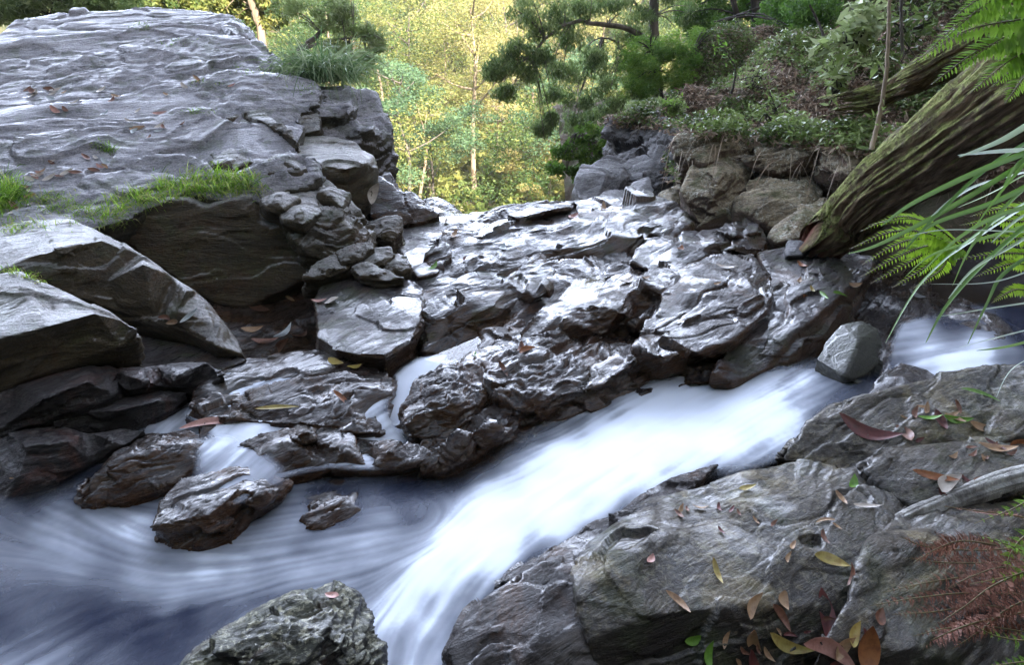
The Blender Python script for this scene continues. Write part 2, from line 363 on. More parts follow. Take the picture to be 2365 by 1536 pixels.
rock('rock', 'wedge of brown rock behind the bright grass', M_LEFT,
     [(505, 282, 0, 4.9), (540, 270, 0, 5.0), (590, 262, 0, 5.05), (640, 285, 0, 4.85), (662, 322, 0, 4.7), (610, 330, 0, 4.6), (560, 312, 0, 4.65)], [(560, 285, 0, 4.75), (600, 280, 0, 4.75)], SL, .3, .3, .014, FR_LEFT, A=.02, L=.2)
# big dark-faced block under the grass
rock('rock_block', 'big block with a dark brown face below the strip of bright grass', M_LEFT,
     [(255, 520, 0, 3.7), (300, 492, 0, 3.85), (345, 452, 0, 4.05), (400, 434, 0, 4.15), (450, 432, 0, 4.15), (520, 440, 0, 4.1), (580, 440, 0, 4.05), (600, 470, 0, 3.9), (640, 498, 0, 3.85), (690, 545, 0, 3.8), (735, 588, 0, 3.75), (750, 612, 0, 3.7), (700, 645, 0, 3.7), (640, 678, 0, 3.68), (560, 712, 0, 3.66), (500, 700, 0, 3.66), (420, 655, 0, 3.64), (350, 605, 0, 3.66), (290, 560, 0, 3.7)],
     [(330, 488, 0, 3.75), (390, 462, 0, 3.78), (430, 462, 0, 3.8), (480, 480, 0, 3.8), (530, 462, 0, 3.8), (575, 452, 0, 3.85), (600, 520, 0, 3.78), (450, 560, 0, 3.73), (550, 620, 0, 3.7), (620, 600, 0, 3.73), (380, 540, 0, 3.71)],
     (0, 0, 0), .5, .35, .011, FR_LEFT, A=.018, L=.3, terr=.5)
rock('rock', 'rock with a pale top ledge at the right of the dark block', M_LEFT,
     [(600, 440, 0, 4.05), (660, 424, 0, 4.1), (730, 412, 0, 4.15), (790, 440, 0, 4.1), (830, 480, 0, 4.0), (845, 505, 0, 3.95), (800, 510, 0, 3.85), (740, 490, 0, 3.8), (690, 520, 0, 3.7), (650, 500, 0, 3.72)],
     [(700, 440, 0, 3.98), (660, 470, 0, 3.82), (740, 455, 0, 3.95), (780, 480, 0, 3.92)], (0, 0, 0), .4, .3, .011, FR_LEFT, A=.03, L=.18, terr=1.2)
rock('rock', 'jagged fractured rock pile face right of the dark block', M_LEFT,
     [(668, 540, 0, 3.7), (690, 505, 0, 3.78), (740, 480, 0, 3.85), (790, 470, 0, 3.95), (830, 500, 0, 3.9), (850, 540, 0, 3.85), (870, 572, 0, 3.75), (845, 600, 0, 3.65), (790, 605, 0, 3.6), (740, 600, 0, 3.6), (700, 575, 0, 3.62)],
     [(740, 515, 0, 3.72), (780, 500, 0, 3.76), (810, 530, 0, 3.68), (760, 560, 0, 3.62)], (0, 0, 0), .35, .3, .009, FR_LEFT, A=.035, L=.13, terr=1.4)
chips = [([(775, 575), (805, 562), (850, 560), (860, 575), (830, 600), (790, 612)], 3.62, 'flat angular chip of rock, leftmost under the fractured pile'),
         ([(835, 600), (855, 575), (900, 568), (912, 590), (890, 612), (850, 622)], 3.62, 'angular broken stone between two chips beside the pale sheet of rock'),
         ([(890, 612), (915, 585), (938, 592), (948, 622), (930, 634), (895, 632)], 3.6, 'small blocky stone at the right end of the rubble'),
         ([(700, 640), (720, 612), (770, 592), (815, 590), (800, 618), (745, 640)], 3.5, 'thin mossy wedge lying at the foot of the dark block'),
         ([(812, 618), (850, 606), (900, 625), (935, 642), (880, 650), (830, 640)], 3.45, 'low brown stone below the rubble chips'),
         ([(862, 545), (905, 560), (930, 530), (925, 500), (880, 505), (850, 515)], 4.0, 'light grey jagged stone above the rubble')]
for o_, y_, lab in chips:
    cx_ = sum(p[0] for p in o_) / len(o_); cy_ = sum(p[1] for p in o_) / len(o_)
    rock('broken_stone', lab, M_LEFT, [(u, v_, 0, y_ + (cy_ - v_) * .0035) for u, v_ in o_], [(cx_, cy_ + 4, 0, y_ - .06)], (0, 0, 0), .16, .12, .007, FR_LEFT, A=.014, L=.08, cat='stone', group='broken stones at the foot of the slab')
rock('rock_slab', 'tilted blue-grey rock plate beside the valley gap, below the mossy boulder', M_DAMP,
     [(868, 412, 0, 4.75), (885, 395, 0, 4.9), (902, 396, 0, 4.9), (925, 432, 0, 4.8), (965, 455, 0, 4.75), (1000, 480, 0, 4.7), (1016, 497, 0, 4.65), (985, 512, 0, 4.55), (930, 520, 0, 4.4), (880, 512, 0, 4.4), (850, 490, 0, 4.45), (852, 445, 0, 4.6)],
     [(910, 440, 0, 4.7), (950, 480, 0, 4.55), (890, 470, 0, 4.55)], (0, 0, 0), .4, .3, .012, FR_LEFT, A=.03, L=.25)
rock('rock_slab', 'pale water-polished rock sheet running down from the valley lip', M_DAMP,
     [(905, 560), (935, 520), (1000, 505), (1060, 500), (1150, 492), (1110, 520), (1050, 545), (1035, 600), (1010, 630), (965, 640), (940, 610)],
     [(980, 560, -.01)], (.17, 0, .035), .3, .3, .012, FR_MID, A=.014, L=.3, terr=.5)

# ---- left front
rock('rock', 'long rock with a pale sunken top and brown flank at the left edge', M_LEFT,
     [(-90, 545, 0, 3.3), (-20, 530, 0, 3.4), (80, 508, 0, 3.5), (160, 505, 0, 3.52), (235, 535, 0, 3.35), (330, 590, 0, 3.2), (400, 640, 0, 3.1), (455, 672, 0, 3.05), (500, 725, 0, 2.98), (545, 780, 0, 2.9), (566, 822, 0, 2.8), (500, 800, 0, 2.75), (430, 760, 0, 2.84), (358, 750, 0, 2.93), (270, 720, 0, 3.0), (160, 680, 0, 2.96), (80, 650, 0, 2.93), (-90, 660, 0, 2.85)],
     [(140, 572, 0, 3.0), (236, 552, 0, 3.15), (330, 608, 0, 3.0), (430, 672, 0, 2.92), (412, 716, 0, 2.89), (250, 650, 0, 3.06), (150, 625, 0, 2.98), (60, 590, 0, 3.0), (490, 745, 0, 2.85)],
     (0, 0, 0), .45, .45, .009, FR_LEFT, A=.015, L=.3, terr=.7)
rock('rock', 'wedge-shaped rock with a light mossy top and rusty brown side on the left edge', M_LEFT,
     [(-90, 640, 0, 2.75), (0, 636, 0, 2.78), (46, 632, 0, 2.8), (143, 675, 0, 2.72), (222, 708, 0, 2.65), (286, 736, 0, 2.58), (319, 758, 0, 2.52), (311, 778, 0, 2.52), (279, 798, 0, 2.52), (179, 830, 0, 2.5), (60, 875, 0, 2.42), (-90, 930, 0, 2.3)],
     [(-20, 790, 0, 2.32), (107, 754, 0, 2.42), (222, 722, 0, 2.52), (150, 800, 0, 2.48), (80, 700, 0, 2.55)],
     (0, 0, 0), .4, .3, .008, FR_LEFT, A=.016, L=.25, terr=.8)
rock('rock_slab', 'smooth pale apron of rock left of the brown leaf pool', M_DAMP,
     [(300, 770), (360, 750), (440, 765), (520, 800), (575, 830), (520, 850), (480, 870), (380, 868), (300, 860), (220, 835)],
     [(430, 810, .01)], (.10, 0, .02), .3, .3, .009, FR_LEFT, A=.01, L=.25, terr=.6)
rock('rock', 'reddish wet rock with a blunt dark nose beside the glistening film of water', M_BLUE,
     [(-60, 930), (43, 890), (120, 860), (200, 829), (265, 855), (358, 846), (430, 838), (483, 835), (516, 862), (505, 880, -.05), (498, 896, -.08), (440, 900, -.09), (394, 898, -.07), (300, 925, -.08), (200, 955, -.08), (125, 970, -.08), (0, 990, -.08), (-60, 990, -.08)],
     [(300, 870, .05), (420, 862, .05), (200, 880, .07), (100, 920, .05), (400, 885, .02)], (.16, 0, .015), .3, .3, .007, FR_RIGHT, A=.018, L=.18)
rock('rock', 'blue-black layered rock under the reddish rock, pointing to the thin cascade', M_BLUE,
     [(120, 975), (180, 955), (280, 918), (390, 902), (430, 905), (416, 925, -.03), (370, 962, -.06), (330, 985, -.08), (230, 1000, -.08), (150, 1000, -.06)],
     [(280, 945, .03), (360, 925, .02)], (.10, 0, .01), .3, .3, .007, FR_RIGHT, A=.014, L=.15)
rock('rock', 'dark navy rock in the bottom of the left edge above the dark pool', M_BLUE,
     [(-90, 980), (0, 985), (70, 972), (140, 978), (200, 995), (280, 985), (340, 990), (290, 1030, -.04), (220, 1070, -.08), (120, 1130, -.12), (0, 1180, -.15), (-90, 1230, -.15)],
     [(60, 1030, .02), (160, 1020, .03), (240, 1010, .01), (40, 1100, -.05)], (.06, 0, .015), .3, .4, .007, FR_RIGHT, A=.016, L=.18)

# ---- middle bedrock
rock('rock_ledge', 'broad dark undercut ledge in the centre on the brink of the valley', M_DAMP,
     [(1030, 600), (1045, 545), (1085, 522), (1130, 505), (1190, 480), (1300, 466), (1400, 462), (1500, 478), (1555, 500), (1565, 525), (1520, 560, 0, 4.3), (1495, 600, 0, 4.25), (1400, 618, 0, 4.1), (1310, 628, 0, 4.0), (1290, 640, 0, 3.9), (1200, 655, 0, 3.75), (1100, 650, 0, 3.7), (1040, 632, 0, 3.75)],
     [(1130, 585, 0, 4.0), (1200, 590, 0, 3.98), (1270, 572, 0, 4.08), (1340, 568, 0, 4.12), (1400, 548, 0, 4.25), (1460, 548, 0, 4.25), (1515, 540, 0, 4.35), (1350, 500, .03), (1250, 520, .02), (1450, 500, .03), (1170, 530, .02)],
     (-.06, 0, .088), .5, .4, .011, FR_MID, grow=.09, A=0.064, L=0.47, terr=1.2)
rock('rock', 'flat wet top of the lip left of the brink with a crack through it', M_DAMP,
     [(1180, 495), (1240, 470), (1330, 462), (1320, 480), (1250, 492), (1200, 505)], [(1260, 480, .02)], (.0, 0, .09), .3, .2, .012, FR_MID, grow=.09, A=0.032, L=0.31)
rock('rock', 'knobbly dark rock with moss tufts in the centre beside a narrow cleft', M_DAMP,
     [(975, 655), (1010, 618), (1080, 598), (1200, 600), (1270, 610), (1262, 650), (1225, 690), (1205, 720, -.06), (1150, 770, -.12), (1060, 805, -.14), (990, 805, -.13), (965, 760, -.08), (968, 700)],
     [(1100, 640, .05), (1180, 650, .05), (1050, 690, .03), (1140, 700, .02), (1010, 660, .03), (1000, 720, -.0), (1080, 735, -.02)],
     (.10, 0, .045), .35, .4, .008, FR_MID, grow=.09, A=0.051, L=0.31, terr=1.1)
rock('rock_slab', 'lilac-grey smooth slab on the right shore of the brown leaf pool', M_DAMP,
     [(742, 700), (765, 655), (810, 628), (860, 615), (910, 625), (962, 648), (970, 690), (962, 740), (945, 780), (890, 815), (830, 812), (780, 800), (745, 775)],
     [(850, 660, .04), (900, 700, .05), (820, 730, .03), (920, 750, .01)], (.12, 0, .035), .35, .3, .008, FR_MID, grow=.09, A=0.025, L=0.34, terr=.7)
rock('rock_ledge', 'long shining ledge with a white puddle in the middle of the bedrock', M_WET,
     [(1215, 760), (1262, 705), (1300, 690), (1345, 650), (1420, 628), (1500, 618), (1565, 622), (1583, 650), (1570, 690, -.03), (1500, 735, -.06), (1400, 765, -.08), (1300, 785, -.08), (1235, 790, -.08)],
     [(1350, 695, .02), (1450, 670, .03), (1540, 645, .04), (1540, 675, .03), (1430, 720, .02), (1300, 740, .01)], (.12, 0, .04), .35, .3, .008, FR_MID, grow=.09, A=0.039, L=0.34)
rock('rock', 'dark hump with a curved face behind the log end, upper right of the bedrock', M_DAMP,
     [(1473, 605), (1500, 552), (1560, 538), (1640, 532), (1700, 520), (1745, 522), (1765, 556), (1760, 585), (1680, 575), (1600, 605), (1540, 625)],
     [(1560, 560, .05), (1650, 552, .06), (1720, 545, .05), (1600, 580, .02)], (.13, 0, .045), .4, .3, .01, FR_MID, grow=.09, A=0.047, L=0.31, terr=1.2)
rock('rock', 'thin tilted flake with moss on it beside the boulders of the right bank', M_DAMP,
     [(1655, 530), (1680, 516), (1740, 516), (1756, 535), (1700, 545)], [(1700, 525, .04)], (.16, 0, .05), .25, .15, .009, FR_MID, grow=.09, A=0.019, L=0.18)
rock('rock_ledge', 'rounded stepped ledge with a dark layered front, moss and pale leaves on its top', M_WET,
     [(1480, 800), (1500, 735), (1535, 690), (1575, 632), (1645, 598), (1726, 602), (1768, 640), (1778, 674), (1762, 712, 0, 3.05), (1690, 780, 0, 2.78), (1604, 806, 0, 2.68), (1540, 815, 0, 2.62)],
     [(1502, 727, 0, 3.0), (1584, 705, 0, 3.1), (1686, 685, 0, 3.16), (1752, 672, 0, 3.22), (1650, 640, .06), (1720, 640, .06), (1600, 670, .05)], (.14, 0, .045), .35, .3, .008, FR_MID, grow=.09, A=0.039, L=0.31)
rock('rock_ledge', 'sloping ledge with scattered leaves on top, above the grey-green stone in the stream', M_DAMP,
     [(1660, 850), (1690, 797), (1765, 700), (1785, 650), (1762, 600), (1816, 590), (1930, 590), (2010, 604), (1990, 646), (1958, 692, -.02), (1940, 730, -.07), (1890, 775, -.08), (1828, 825, -.07), (1767, 845, -.05), (1700, 870, -.05)],
     [(1935, 685, .03), (1890, 728, .03), (1810, 782, .02), (1880, 640, .04), (1820, 700, .03), (1760, 770, .01), (1860, 610, .03)], (-.05, 0, .085), .35, .3, .008, FR_MID, grow=.09, A=0.028, L=0.31, terr=.8)
rock('rock_ledge', 'brown slick ripple-worn rock along the upper edge of the white water', M_WET,
     [(1100, 850), (1150, 790), (1215, 765), (1300, 775), (1400, 765), (1500, 790), (1580, 815), (1690, 850), (1600, 880, -.05), (1500, 905, -.08), (1400, 935, -.1), (1320, 960, -.12), (1240, 985, -.13), (1190, 950, -.05), (1120, 910)],
     [(1300, 830, .04), (1450, 845, .03), (1200, 850, .04), (1380, 890, .01), (1250, 920, .0)], (.06, 0, .03), .3, .3, .0075, FR_MID, grow=.09, A=0.056, L=0.22, rough=1.4)
rock('wet_knob', 'glossy wrinkled knob of rock right of the small white chute', M_WET,
     [(940, 975), (930, 950), (965, 897), (995, 855), (1035, 824), (1080, 832), (1108, 880), (1114, 920), (1085, 985, -.04), (1010, 1015, -.05), (950, 1005, -.04)],
     [(1040, 870, .05), (1060, 930, .04), (990, 930, .04)], (.08, 0, .02), .25, .25, .0065, FR_RIGHT, A=.028, L=.1, rough=1.5, cat='rock')
rock('wet_knob', 'lumpy black rock in front of the wrinkled knob, at the edge of the fast water', M_WET,
     [(950, 1040), (1000, 1000), (1080, 985), (1100, 940), (1180, 935), (1205, 965), (1185, 1010, -.04), (1100, 1060, -.06), (1020, 1090, -.06), (940, 1080, -.05)],
     [(1060, 1025, .03), (1140, 985, .04)], (.03, 0, .02), .25, .25, .0065, FR_RIGHT, A=.026, L=.1, rough=1.5, cat='rock')
rock('rock_flat', 'flat broken wet rock flashing white under a film of water, left of the chute', M_WET,
     [(520, 850), (570, 830), (660, 825), (760, 815), (850, 835), (895, 860), (908, 905), (900, 950, -.03), (885, 1000, -.05), (830, 1000, -.02), (700, 985), (600, 975), (500, 965), (430, 935), (470, 890)],
     [(700, 870, .03), (820, 880, .04), (600, 910, .01), (800, 940, .03), (870, 900, .03)], (.07, 0, .02), .25, .3, .0065, FR_RIGHT, A=.028, L=.2, rough=1.2, cat='rock')
rock('rock_flat', 'low foam-washed shelf of rock below the broken white one', M_WET,
     [(480, 985), (560, 975), (700, 990), (830, 1005), (930, 1010), (1000, 1045), (960, 1075, -.03), (860, 1090, -.05), (760, 1080, -.04), (650, 1100, -.04), (560, 1070), (500, 1040)],
     [(650, 1030, .02), (800, 1040, .02), (900, 1045, .01)], (.03, 0, .02), .25, .3, .0065, FR_RIGHT, A=.024, L=.17, rough=1.2, cat='rock')
rock('rock', 'orange-stained rock in the shallow water below the thin cascade', M_WET,
     [(175, 1130), (215, 1095), (260, 1050), (340, 997), (420, 998), (492, 1018), (480, 1050), (460, 1075), (400, 1115, -.03), (290, 1155, -.05), (200, 1160, -.05)],
     [(300, 1060, .03), (400, 1040, .04), (440, 1030, .03)], (.015, 0, .02), .25, .25, .006, FR_RIGHT, A=.02, L=.1, rough=1.3)
rock('rock', 'black rock with a white wet top standing in the swirling water at lower left', M_WET,
     [(350, 1215), (385, 1150), (440, 1105), (520, 1070), (600, 1080), (665, 1105), (650, 1150, 0, 1.92), (575, 1205, 0, 1.83), (535, 1255, 0, 1.74), (470, 1285, 0, 1.70), (395, 1265, 0, 1.72)],
     [(450, 1165, .04), (560, 1125, .05), (620, 1120, .04), (430, 1200, .02), (480, 1190, 0, 1.72), (600, 1150, 0, 1.82)], (.06, 0, .0), .2, .3, .006, FR_RIGHT, A=.02, L=.12, rough=1.2)
rock('rock', 'reddish rock drowned under the moving water below the middle shelf', M_WET,
     [(680, 1190), (700, 1140), (760, 1110), (830, 1115), (835, 1170), (800, 1215), (730, 1225)], [(765, 1160, .02)], (-.055, 0, .02), .2, .25, .007, FR_RIGHT, A=.02, L=.12)
rock('round_stone', 'round black cobble on the white wet shelf', M_WET,
     [(668, 1000), (680, 978), (710, 975), (730, 990), (728, 1015), (700, 1022), (675, 1015)], [(700, 992, .03)], (.10, 0, .0), .08, .06, .004, FR_RIGHT, A=.008, L=.06, cat='stone')
rock('stream_stone', 'grey-green standing stone where the stream enters on the right', M_STONE,
     [(1880, 828, 0, 2.62), (1905, 790, 0, 2.7), (1942, 748, 0, 2.8), (1990, 738, 0, 2.83), (2030, 760, 0, 2.78), (2042, 800, 0, 2.68), (2030, 835, 0, 2.6), (2005, 900, 0, 2.5), (1950, 870, 0, 2.45)],
     [(1980, 790, 0, 2.63)], (0, 0, 0), .25, .3, .008, FR_RIGHT, A=.012, L=.25, terr=.4, cat='stone')
rock('stream_stone', 'smooth dark hump over which the right-hand inflow slides', M_FOREWET,
     [(1990, 930, 0, 2.25), (2030, 870, 0, 2.4), (2080, 835, 0, 2.5), (2140, 850, 0, 2.45), (2190, 880, 0, 2.35), (2160, 930, 0, 2.2), (2060, 960, 0, 2.15)], [(2090, 870, 0, 2.33)], (0, 0, 0), .3, .3, .008, FR_RIGHT, A=.008, L=.3, terr=.3, cat='stone')

# ---- near right bank
rock('rock', 'massive smooth rock with a wet black front and leaves on it, in the right foreground', M_FORE,
     [(1325, 1300, 0, 1.50), (1360, 1260, 0, 1.58), (1450, 1200, 0, 1.68), (1500, 1165, 0, 1.75), (1600, 1135, 0, 1.8), (1720, 1095, 0, 1.86), (1850, 1065, 0, 1.9), (1980, 1075, 0, 1.87), (2080, 1120, 0, 1.8), (2120, 1200, 0, 1.68), (2100, 1270, 0, 1.55), (2060, 1340, 0, 1.44), (2000, 1440, 0, 1.34), (1960, 1540, 0, 1.26), (1930, 1640, 0, 1.2), (1380, 1640, 0, 1.16), (1360, 1480, 0, 1.24), (1335, 1380, 0, 1.33)],
     [(1400, 1275, 0, 1.46), (1500, 1255, 0, 1.5), (1420, 1310, 0, 1.40), (1550, 1310, 0, 1.43), (1700, 1285, 0, 1.47), (1850, 1290, 0, 1.47), (2020, 1290, 0, 1.48), (1700, 1200, 0, 1.62), (1850, 1180, 0, 1.66), (1600, 1230, 0, 1.56), (1900, 1400, 0, 1.35), (1500, 1420, 0, 1.28), (1700, 1400, 0, 1.33)],
     (0, 0, 0), .4, .3, .006, FR_RIGHT, A=.02, L=.26, terr=.12, rough=1.4, crack=.8)
rock('rock', 'wet glassy rock leaning into the stream left of the massive foreground rock', M_FOREWET,
     [(1030, 1500, 0, 1.22), (1080, 1410, 0, 1.32), (1150, 1360, 0, 1.38), (1250, 1300, 0, 1.46), (1320, 1275, 0, 1.52), (1345, 1330, 0, 1.42), (1365, 1450, 0, 1.28), (1395, 1640, 0, 1.15), (1100, 1680, 0, 1.08)],
     [(1230, 1370, 0, 1.36), (1250, 1470, 0, 1.24), (1150, 1450, 0, 1.27)], (0, 0, 0), .3, .3, .006, FR_RIGHT, A=.014, L=.16, terr=.6)
rock('rock', 'low brown wet edge of rock between the white water and the massive foreground rock', M_FOREWET,
     [(1150, 1345, -.02), (1240, 1275, -.01), (1340, 1215), (1440, 1165), (1550, 1110), (1660, 1070), (1600, 1130, .03), (1500, 1190, .04), (1420, 1240, .04), (1350, 1300, .03), (1250, 1345, .01)],
     [(1400, 1215, .03), (1520, 1150, .03)], (.06, 0, .015), .25, .25, .006, FR_RIGHT, A=.016, L=.1)
rock('rock', 'knobbly dark rock sloping up to the right edge above the foreground rock', M_FORE,
     [(1790, 1060, 0, 1.92), (1850, 985, 0, 2.02), (1920, 932, 0, 2.1), (2050, 900, 0, 2.15), (2180, 868, 0, 2.2), (2330, 842, 0, 2.25), (2460, 838, 0, 2.25), (2460, 1060, 0, 1.85), (2250, 1060, 0, 1.85), (2050, 1075, 0, 1.85), (1900, 1080, 0, 1.87)],
     [(1960, 985, 0, 2.0), (2100, 950, 0, 2.05), (2300, 930, 0, 2.05), (2150, 1010, 0, 1.93), (2350, 1000, 0, 1.9), (1900, 1030, 0, 1.94)],
     (0, 0, 0), .4, .3, .007, FR_RIGHT, A=.02, L=.15)
rock('rock_ledge', 'long low buff ledge with a rolled edge crossing to the right margin', M_FORE,
     [(1990, 1085, 0, 1.84), (2060, 1052, 0, 1.87), (2180, 1028, 0, 1.9), (2300, 1015, 0, 1.92), (2460, 1005, 0, 1.92), (2460, 1130, 0, 1.68), (2250, 1150, 0, 1.68), (2120, 1175, 0, 1.68), (2060, 1150, 0, 1.73)],
     [(2150, 1075, 0, 1.8), (2300, 1060, 0, 1.82), (2130, 1120, 0, 1.74)], (0, 0, 0), .35, .3, .007, FR_RIGHT, A=.016, L=.2)
rock('rock', 'shadowed rock under the dead fern in the lower right corner', M_FORE,
     [(2080, 1180, 0, 1.66), (2200, 1160, 0, 1.68), (2460, 1140, 0, 1.7), (2470, 1640, 0, 1.18), (1830, 1660, 0, 1.12), (1900, 1480, 0, 1.2), (1960, 1380, 0, 1.3), (2000, 1260, 0, 1.48)],
     [(2200, 1260, 0, 1.5), (2250, 1400, 0, 1.32), (2100, 1500, 0, 1.2)], (0, 0, 0), .3, .3, .009, FR_RIGHT, A=.02, L=.2)
rock('rock', 'jagged grey-green rock rising from the water at the bottom centre', M_LOWROCK,
     [(380, 1660, 0, 1.05), (440, 1520, 0, 1.16), (540, 1460, 0, 1.24), (640, 1415, 0, 1.3), (710, 1388, 0, 1.34), (765, 1366, 0, 1.37), (800, 1378, 0, 1.36), (835, 1425, 0, 1.31), (856, 1490, 0, 1.25), (880, 1560, 0, 1.18), (890, 1680, 0, 1.1)],
     [(740, 1392, 0, 1.31), (650, 1450, 0, 1.22), (560, 1500, 0, 1.16), (760, 1440, 0, 1.22), (800, 1500, 0, 1.18), (700, 1530, 0, 1.13)],
     (0, 0, 0), .25, .3, .005, FR_RIGHT, A=.03, L=.12, rough=1.5, crack=1.3, terr=1.3, smooth=1)

# ---- right bank boulders
BK = [
 ('big lichen-spotted boulder with a pinkish brown face at the foot of the right bank', M_LICH, [(1574, 440, 5.0), (1598, 391, 5.15), (1633, 363, 5.25), (1695, 352, 5.3), (1740, 372, 5.2), (1722, 422, 5.0), (1705, 469, 4.9), (1707, 525, 4.8), (1617, 530, 4.8), (1584, 485, 4.9)], [(1660, 400, 4.92), (1650, 460, 4.78), (1700, 400, 4.95)], .04, .3),
 ('lichen boulder between the big boulder and the log, with a crack above it', M_LICH, [(1715, 425, 4.9), (1760, 400, 5.0), (1810, 390, 5.05), (1892, 394, 5.0), (1924, 430, 4.8), (1883, 464, 4.6), (1832, 492, 4.5), (1797, 530, 4.45), (1765, 520, 4.5), (1740, 490, 4.6), (1705, 490, 4.7)], [(1800, 430, 4.72), (1850, 430, 4.68), (1770, 465, 4.62)], .045, .28),
 ('pale tapering rock leaning down to the stream beside the broken log end', M_LICH, [(1777, 545, 4.3), (1797, 515, 4.4), (1852, 475, 4.5), (1905, 445, 4.55), (1920, 488, 4.35), (1890, 530, 4.2), (1832, 552, 4.15), (1789, 562, 4.2)], [(1850, 510, 4.25)], .025, .22),
 ('stacked overhanging rocks halfway up the right bank', M_LICH, [(1736, 360, 5.0), (1763, 300, 5.25), (1813, 275, 5.35), (1870, 280, 5.3), (1924, 352, 4.95), (1896, 392, 4.85), (1797, 396, 4.85)], [(1820, 325, 4.98), (1860, 340, 4.88)], .06, .25),
 ('pale rock shelf just under the creeping plants, left of the overhang', M_LICH, [(1570, 360, 5.3), (1585, 285, 5.6), (1672, 278, 5.6), (1745, 320, 5.3), (1730, 365, 5.1), (1629, 378, 5.1)], [(1640, 315, 5.3), (1700, 325, 5.25)], .06, .25),
 ('brown rock tucked against the mossy log', M_LICH, [(1885, 395, 4.7), (1905, 300, 5.0), (1990, 285, 4.85), (2015, 340, 4.55), (1960, 405, 4.4)], [(1950, 345, 4.6)], .04, .25),
 ('tall shadowed cliff rock at the inner end of the right bank', M_BOULDER, [(1405, 380, 6.6), (1415, 290, 7.0), (1500, 265, 6.9), (1565, 300, 6.3), (1595, 370, 5.8), (1575, 450, 5.8), (1560, 500, 5.6), (1500, 480, 5.8), (1440, 440, 6.2)], [(1480, 340, 6.6), (1530, 400, 6.0), (1480, 420, 6.0)], .09, .3),
 ('smooth blue-grey boulder at the head of the valley gap', M_BOULDER, [(1326, 420, 6.1), (1345, 385, 6.3), (1406, 359, 6.5), (1450, 372, 6.4), (1456, 408, 6.2), (1430, 458, 5.9), (1375, 466, 5.8), (1336, 458, 5.8)], [(1400, 400, 6.05), (1430, 410, 6.0)], .04, .3),
 ('small round boulder in front of the tall cliff rock', M_BOULDER, [(1440, 455, 5.6), (1462, 420, 5.8), (1500, 408, 5.8), (1512, 440, 5.6), (1500, 475, 5.5), (1455, 478, 5.5)], [(1475, 440, 5.55)], .02, .25),
 ('small brown boulder wedged between two larger ones at the stream head', M_LICH, [(1515, 480, 5.4), (1525, 445, 5.5), (1555, 435, 5.5), (1580, 460, 5.4), (1575, 505, 5.2), (1535, 512, 5.2)], [(1548, 470, 5.25)], .02, .2),
 ('blue-grey boulder right behind the brink ledge', M_BOULDER, [(1372, 470, 5.6), (1395, 440, 5.8), (1440, 440, 5.8), (1460, 470, 5.6), (1430, 490, 5.4)], [(1415, 460, 5.6)], .02, .2),
 ('square little grey stone beside the broken log end', M_BOULDER, [(1810, 575, 3.95), (1820, 555, 4.05), (1860, 553, 4.05), (1875, 575, 3.95), (1850, 592, 3.85), (1815, 592, 3.85)], [(1842, 568, 3.93)], .01, .15),
 ('narrow dark rock at the foot of the shelf under the creepers', M_LICH, [(1560, 420, 5.6), (1570, 350, 6.0), (1610, 345, 5.9), (1615, 390, 5.5), (1590, 450, 5.3)], [(1585, 395, 5.6)], .04, .25),
]
for lab, m_, ol, inn, A_, L_ in BK:
    rock('boulder' if 'boulder' in lab else ('stone' if 'stone' in lab else 'rock'), lab, m_, [(a, b, 0, y) for a, b, y in ol], [(a, b, 0, y) for a, b, y in inn], (0, 0, 0), .45, .3, .014, FR_BANK, A=A_, L=L_, rough=1.2)

steps = [([(590, 445), (625, 430), (670, 436), (690, 462), (655, 485), (615, 478)], 3.86, 'low step of grey rock at the right end of the bright grass'),
         ([(640, 478), (690, 452), (735, 462), (742, 492), (700, 518), (655, 508)], 3.78, 'tilted grey step below the right end of the grass'),
         ([(715, 410), (760, 420), (805, 452), (790, 478), (745, 462), (712, 440)], 4.05, 'narrow brown step under the flat-topped grey block'),
         ([(560, 330), (610, 322), (660, 345), (668, 372), (620, 380), (570, 360)], 4.45, 'rounded grey step above the bright grass'),
         ([(640, 262), (690, 250), (735, 262), (740, 300), (690, 312), (650, 296)], 5.0, 'squat grey block wedged between slab and mossy boulder'),
         ([(600, 190), (655, 172), (705, 185), (712, 218), (650, 226), (610, 214)], 5.6, 'cracked lump at the slab edge under the tussock'),
         ([(480, 352), (530, 335), (570, 345), (590, 375), (540, 392), (490, 380)], 4.3, 'low dark-sided bulge of slab just behind the grass')]
for o_, y_, lab in steps:
    cx_ = sum(p[0] for p in o_) / len(o_); cy_ = sum(p[1] for p in o_) / len(o_)
    rock('rock_step', lab, M_LEFT, [(u, v_, 0, y_ + (cy_ - v_) * .006) for u, v_ in o_], [(cx_, cy_ + 6, 0, y_ - .12), (cx_ + 12, cy_ - 4, 0, y_ - .04)], (0, 0, 0), .3, .25, .009, FR_LEFT, A=.022, L=.18, cat='rock', group='broken steps down the right edge of the slab')
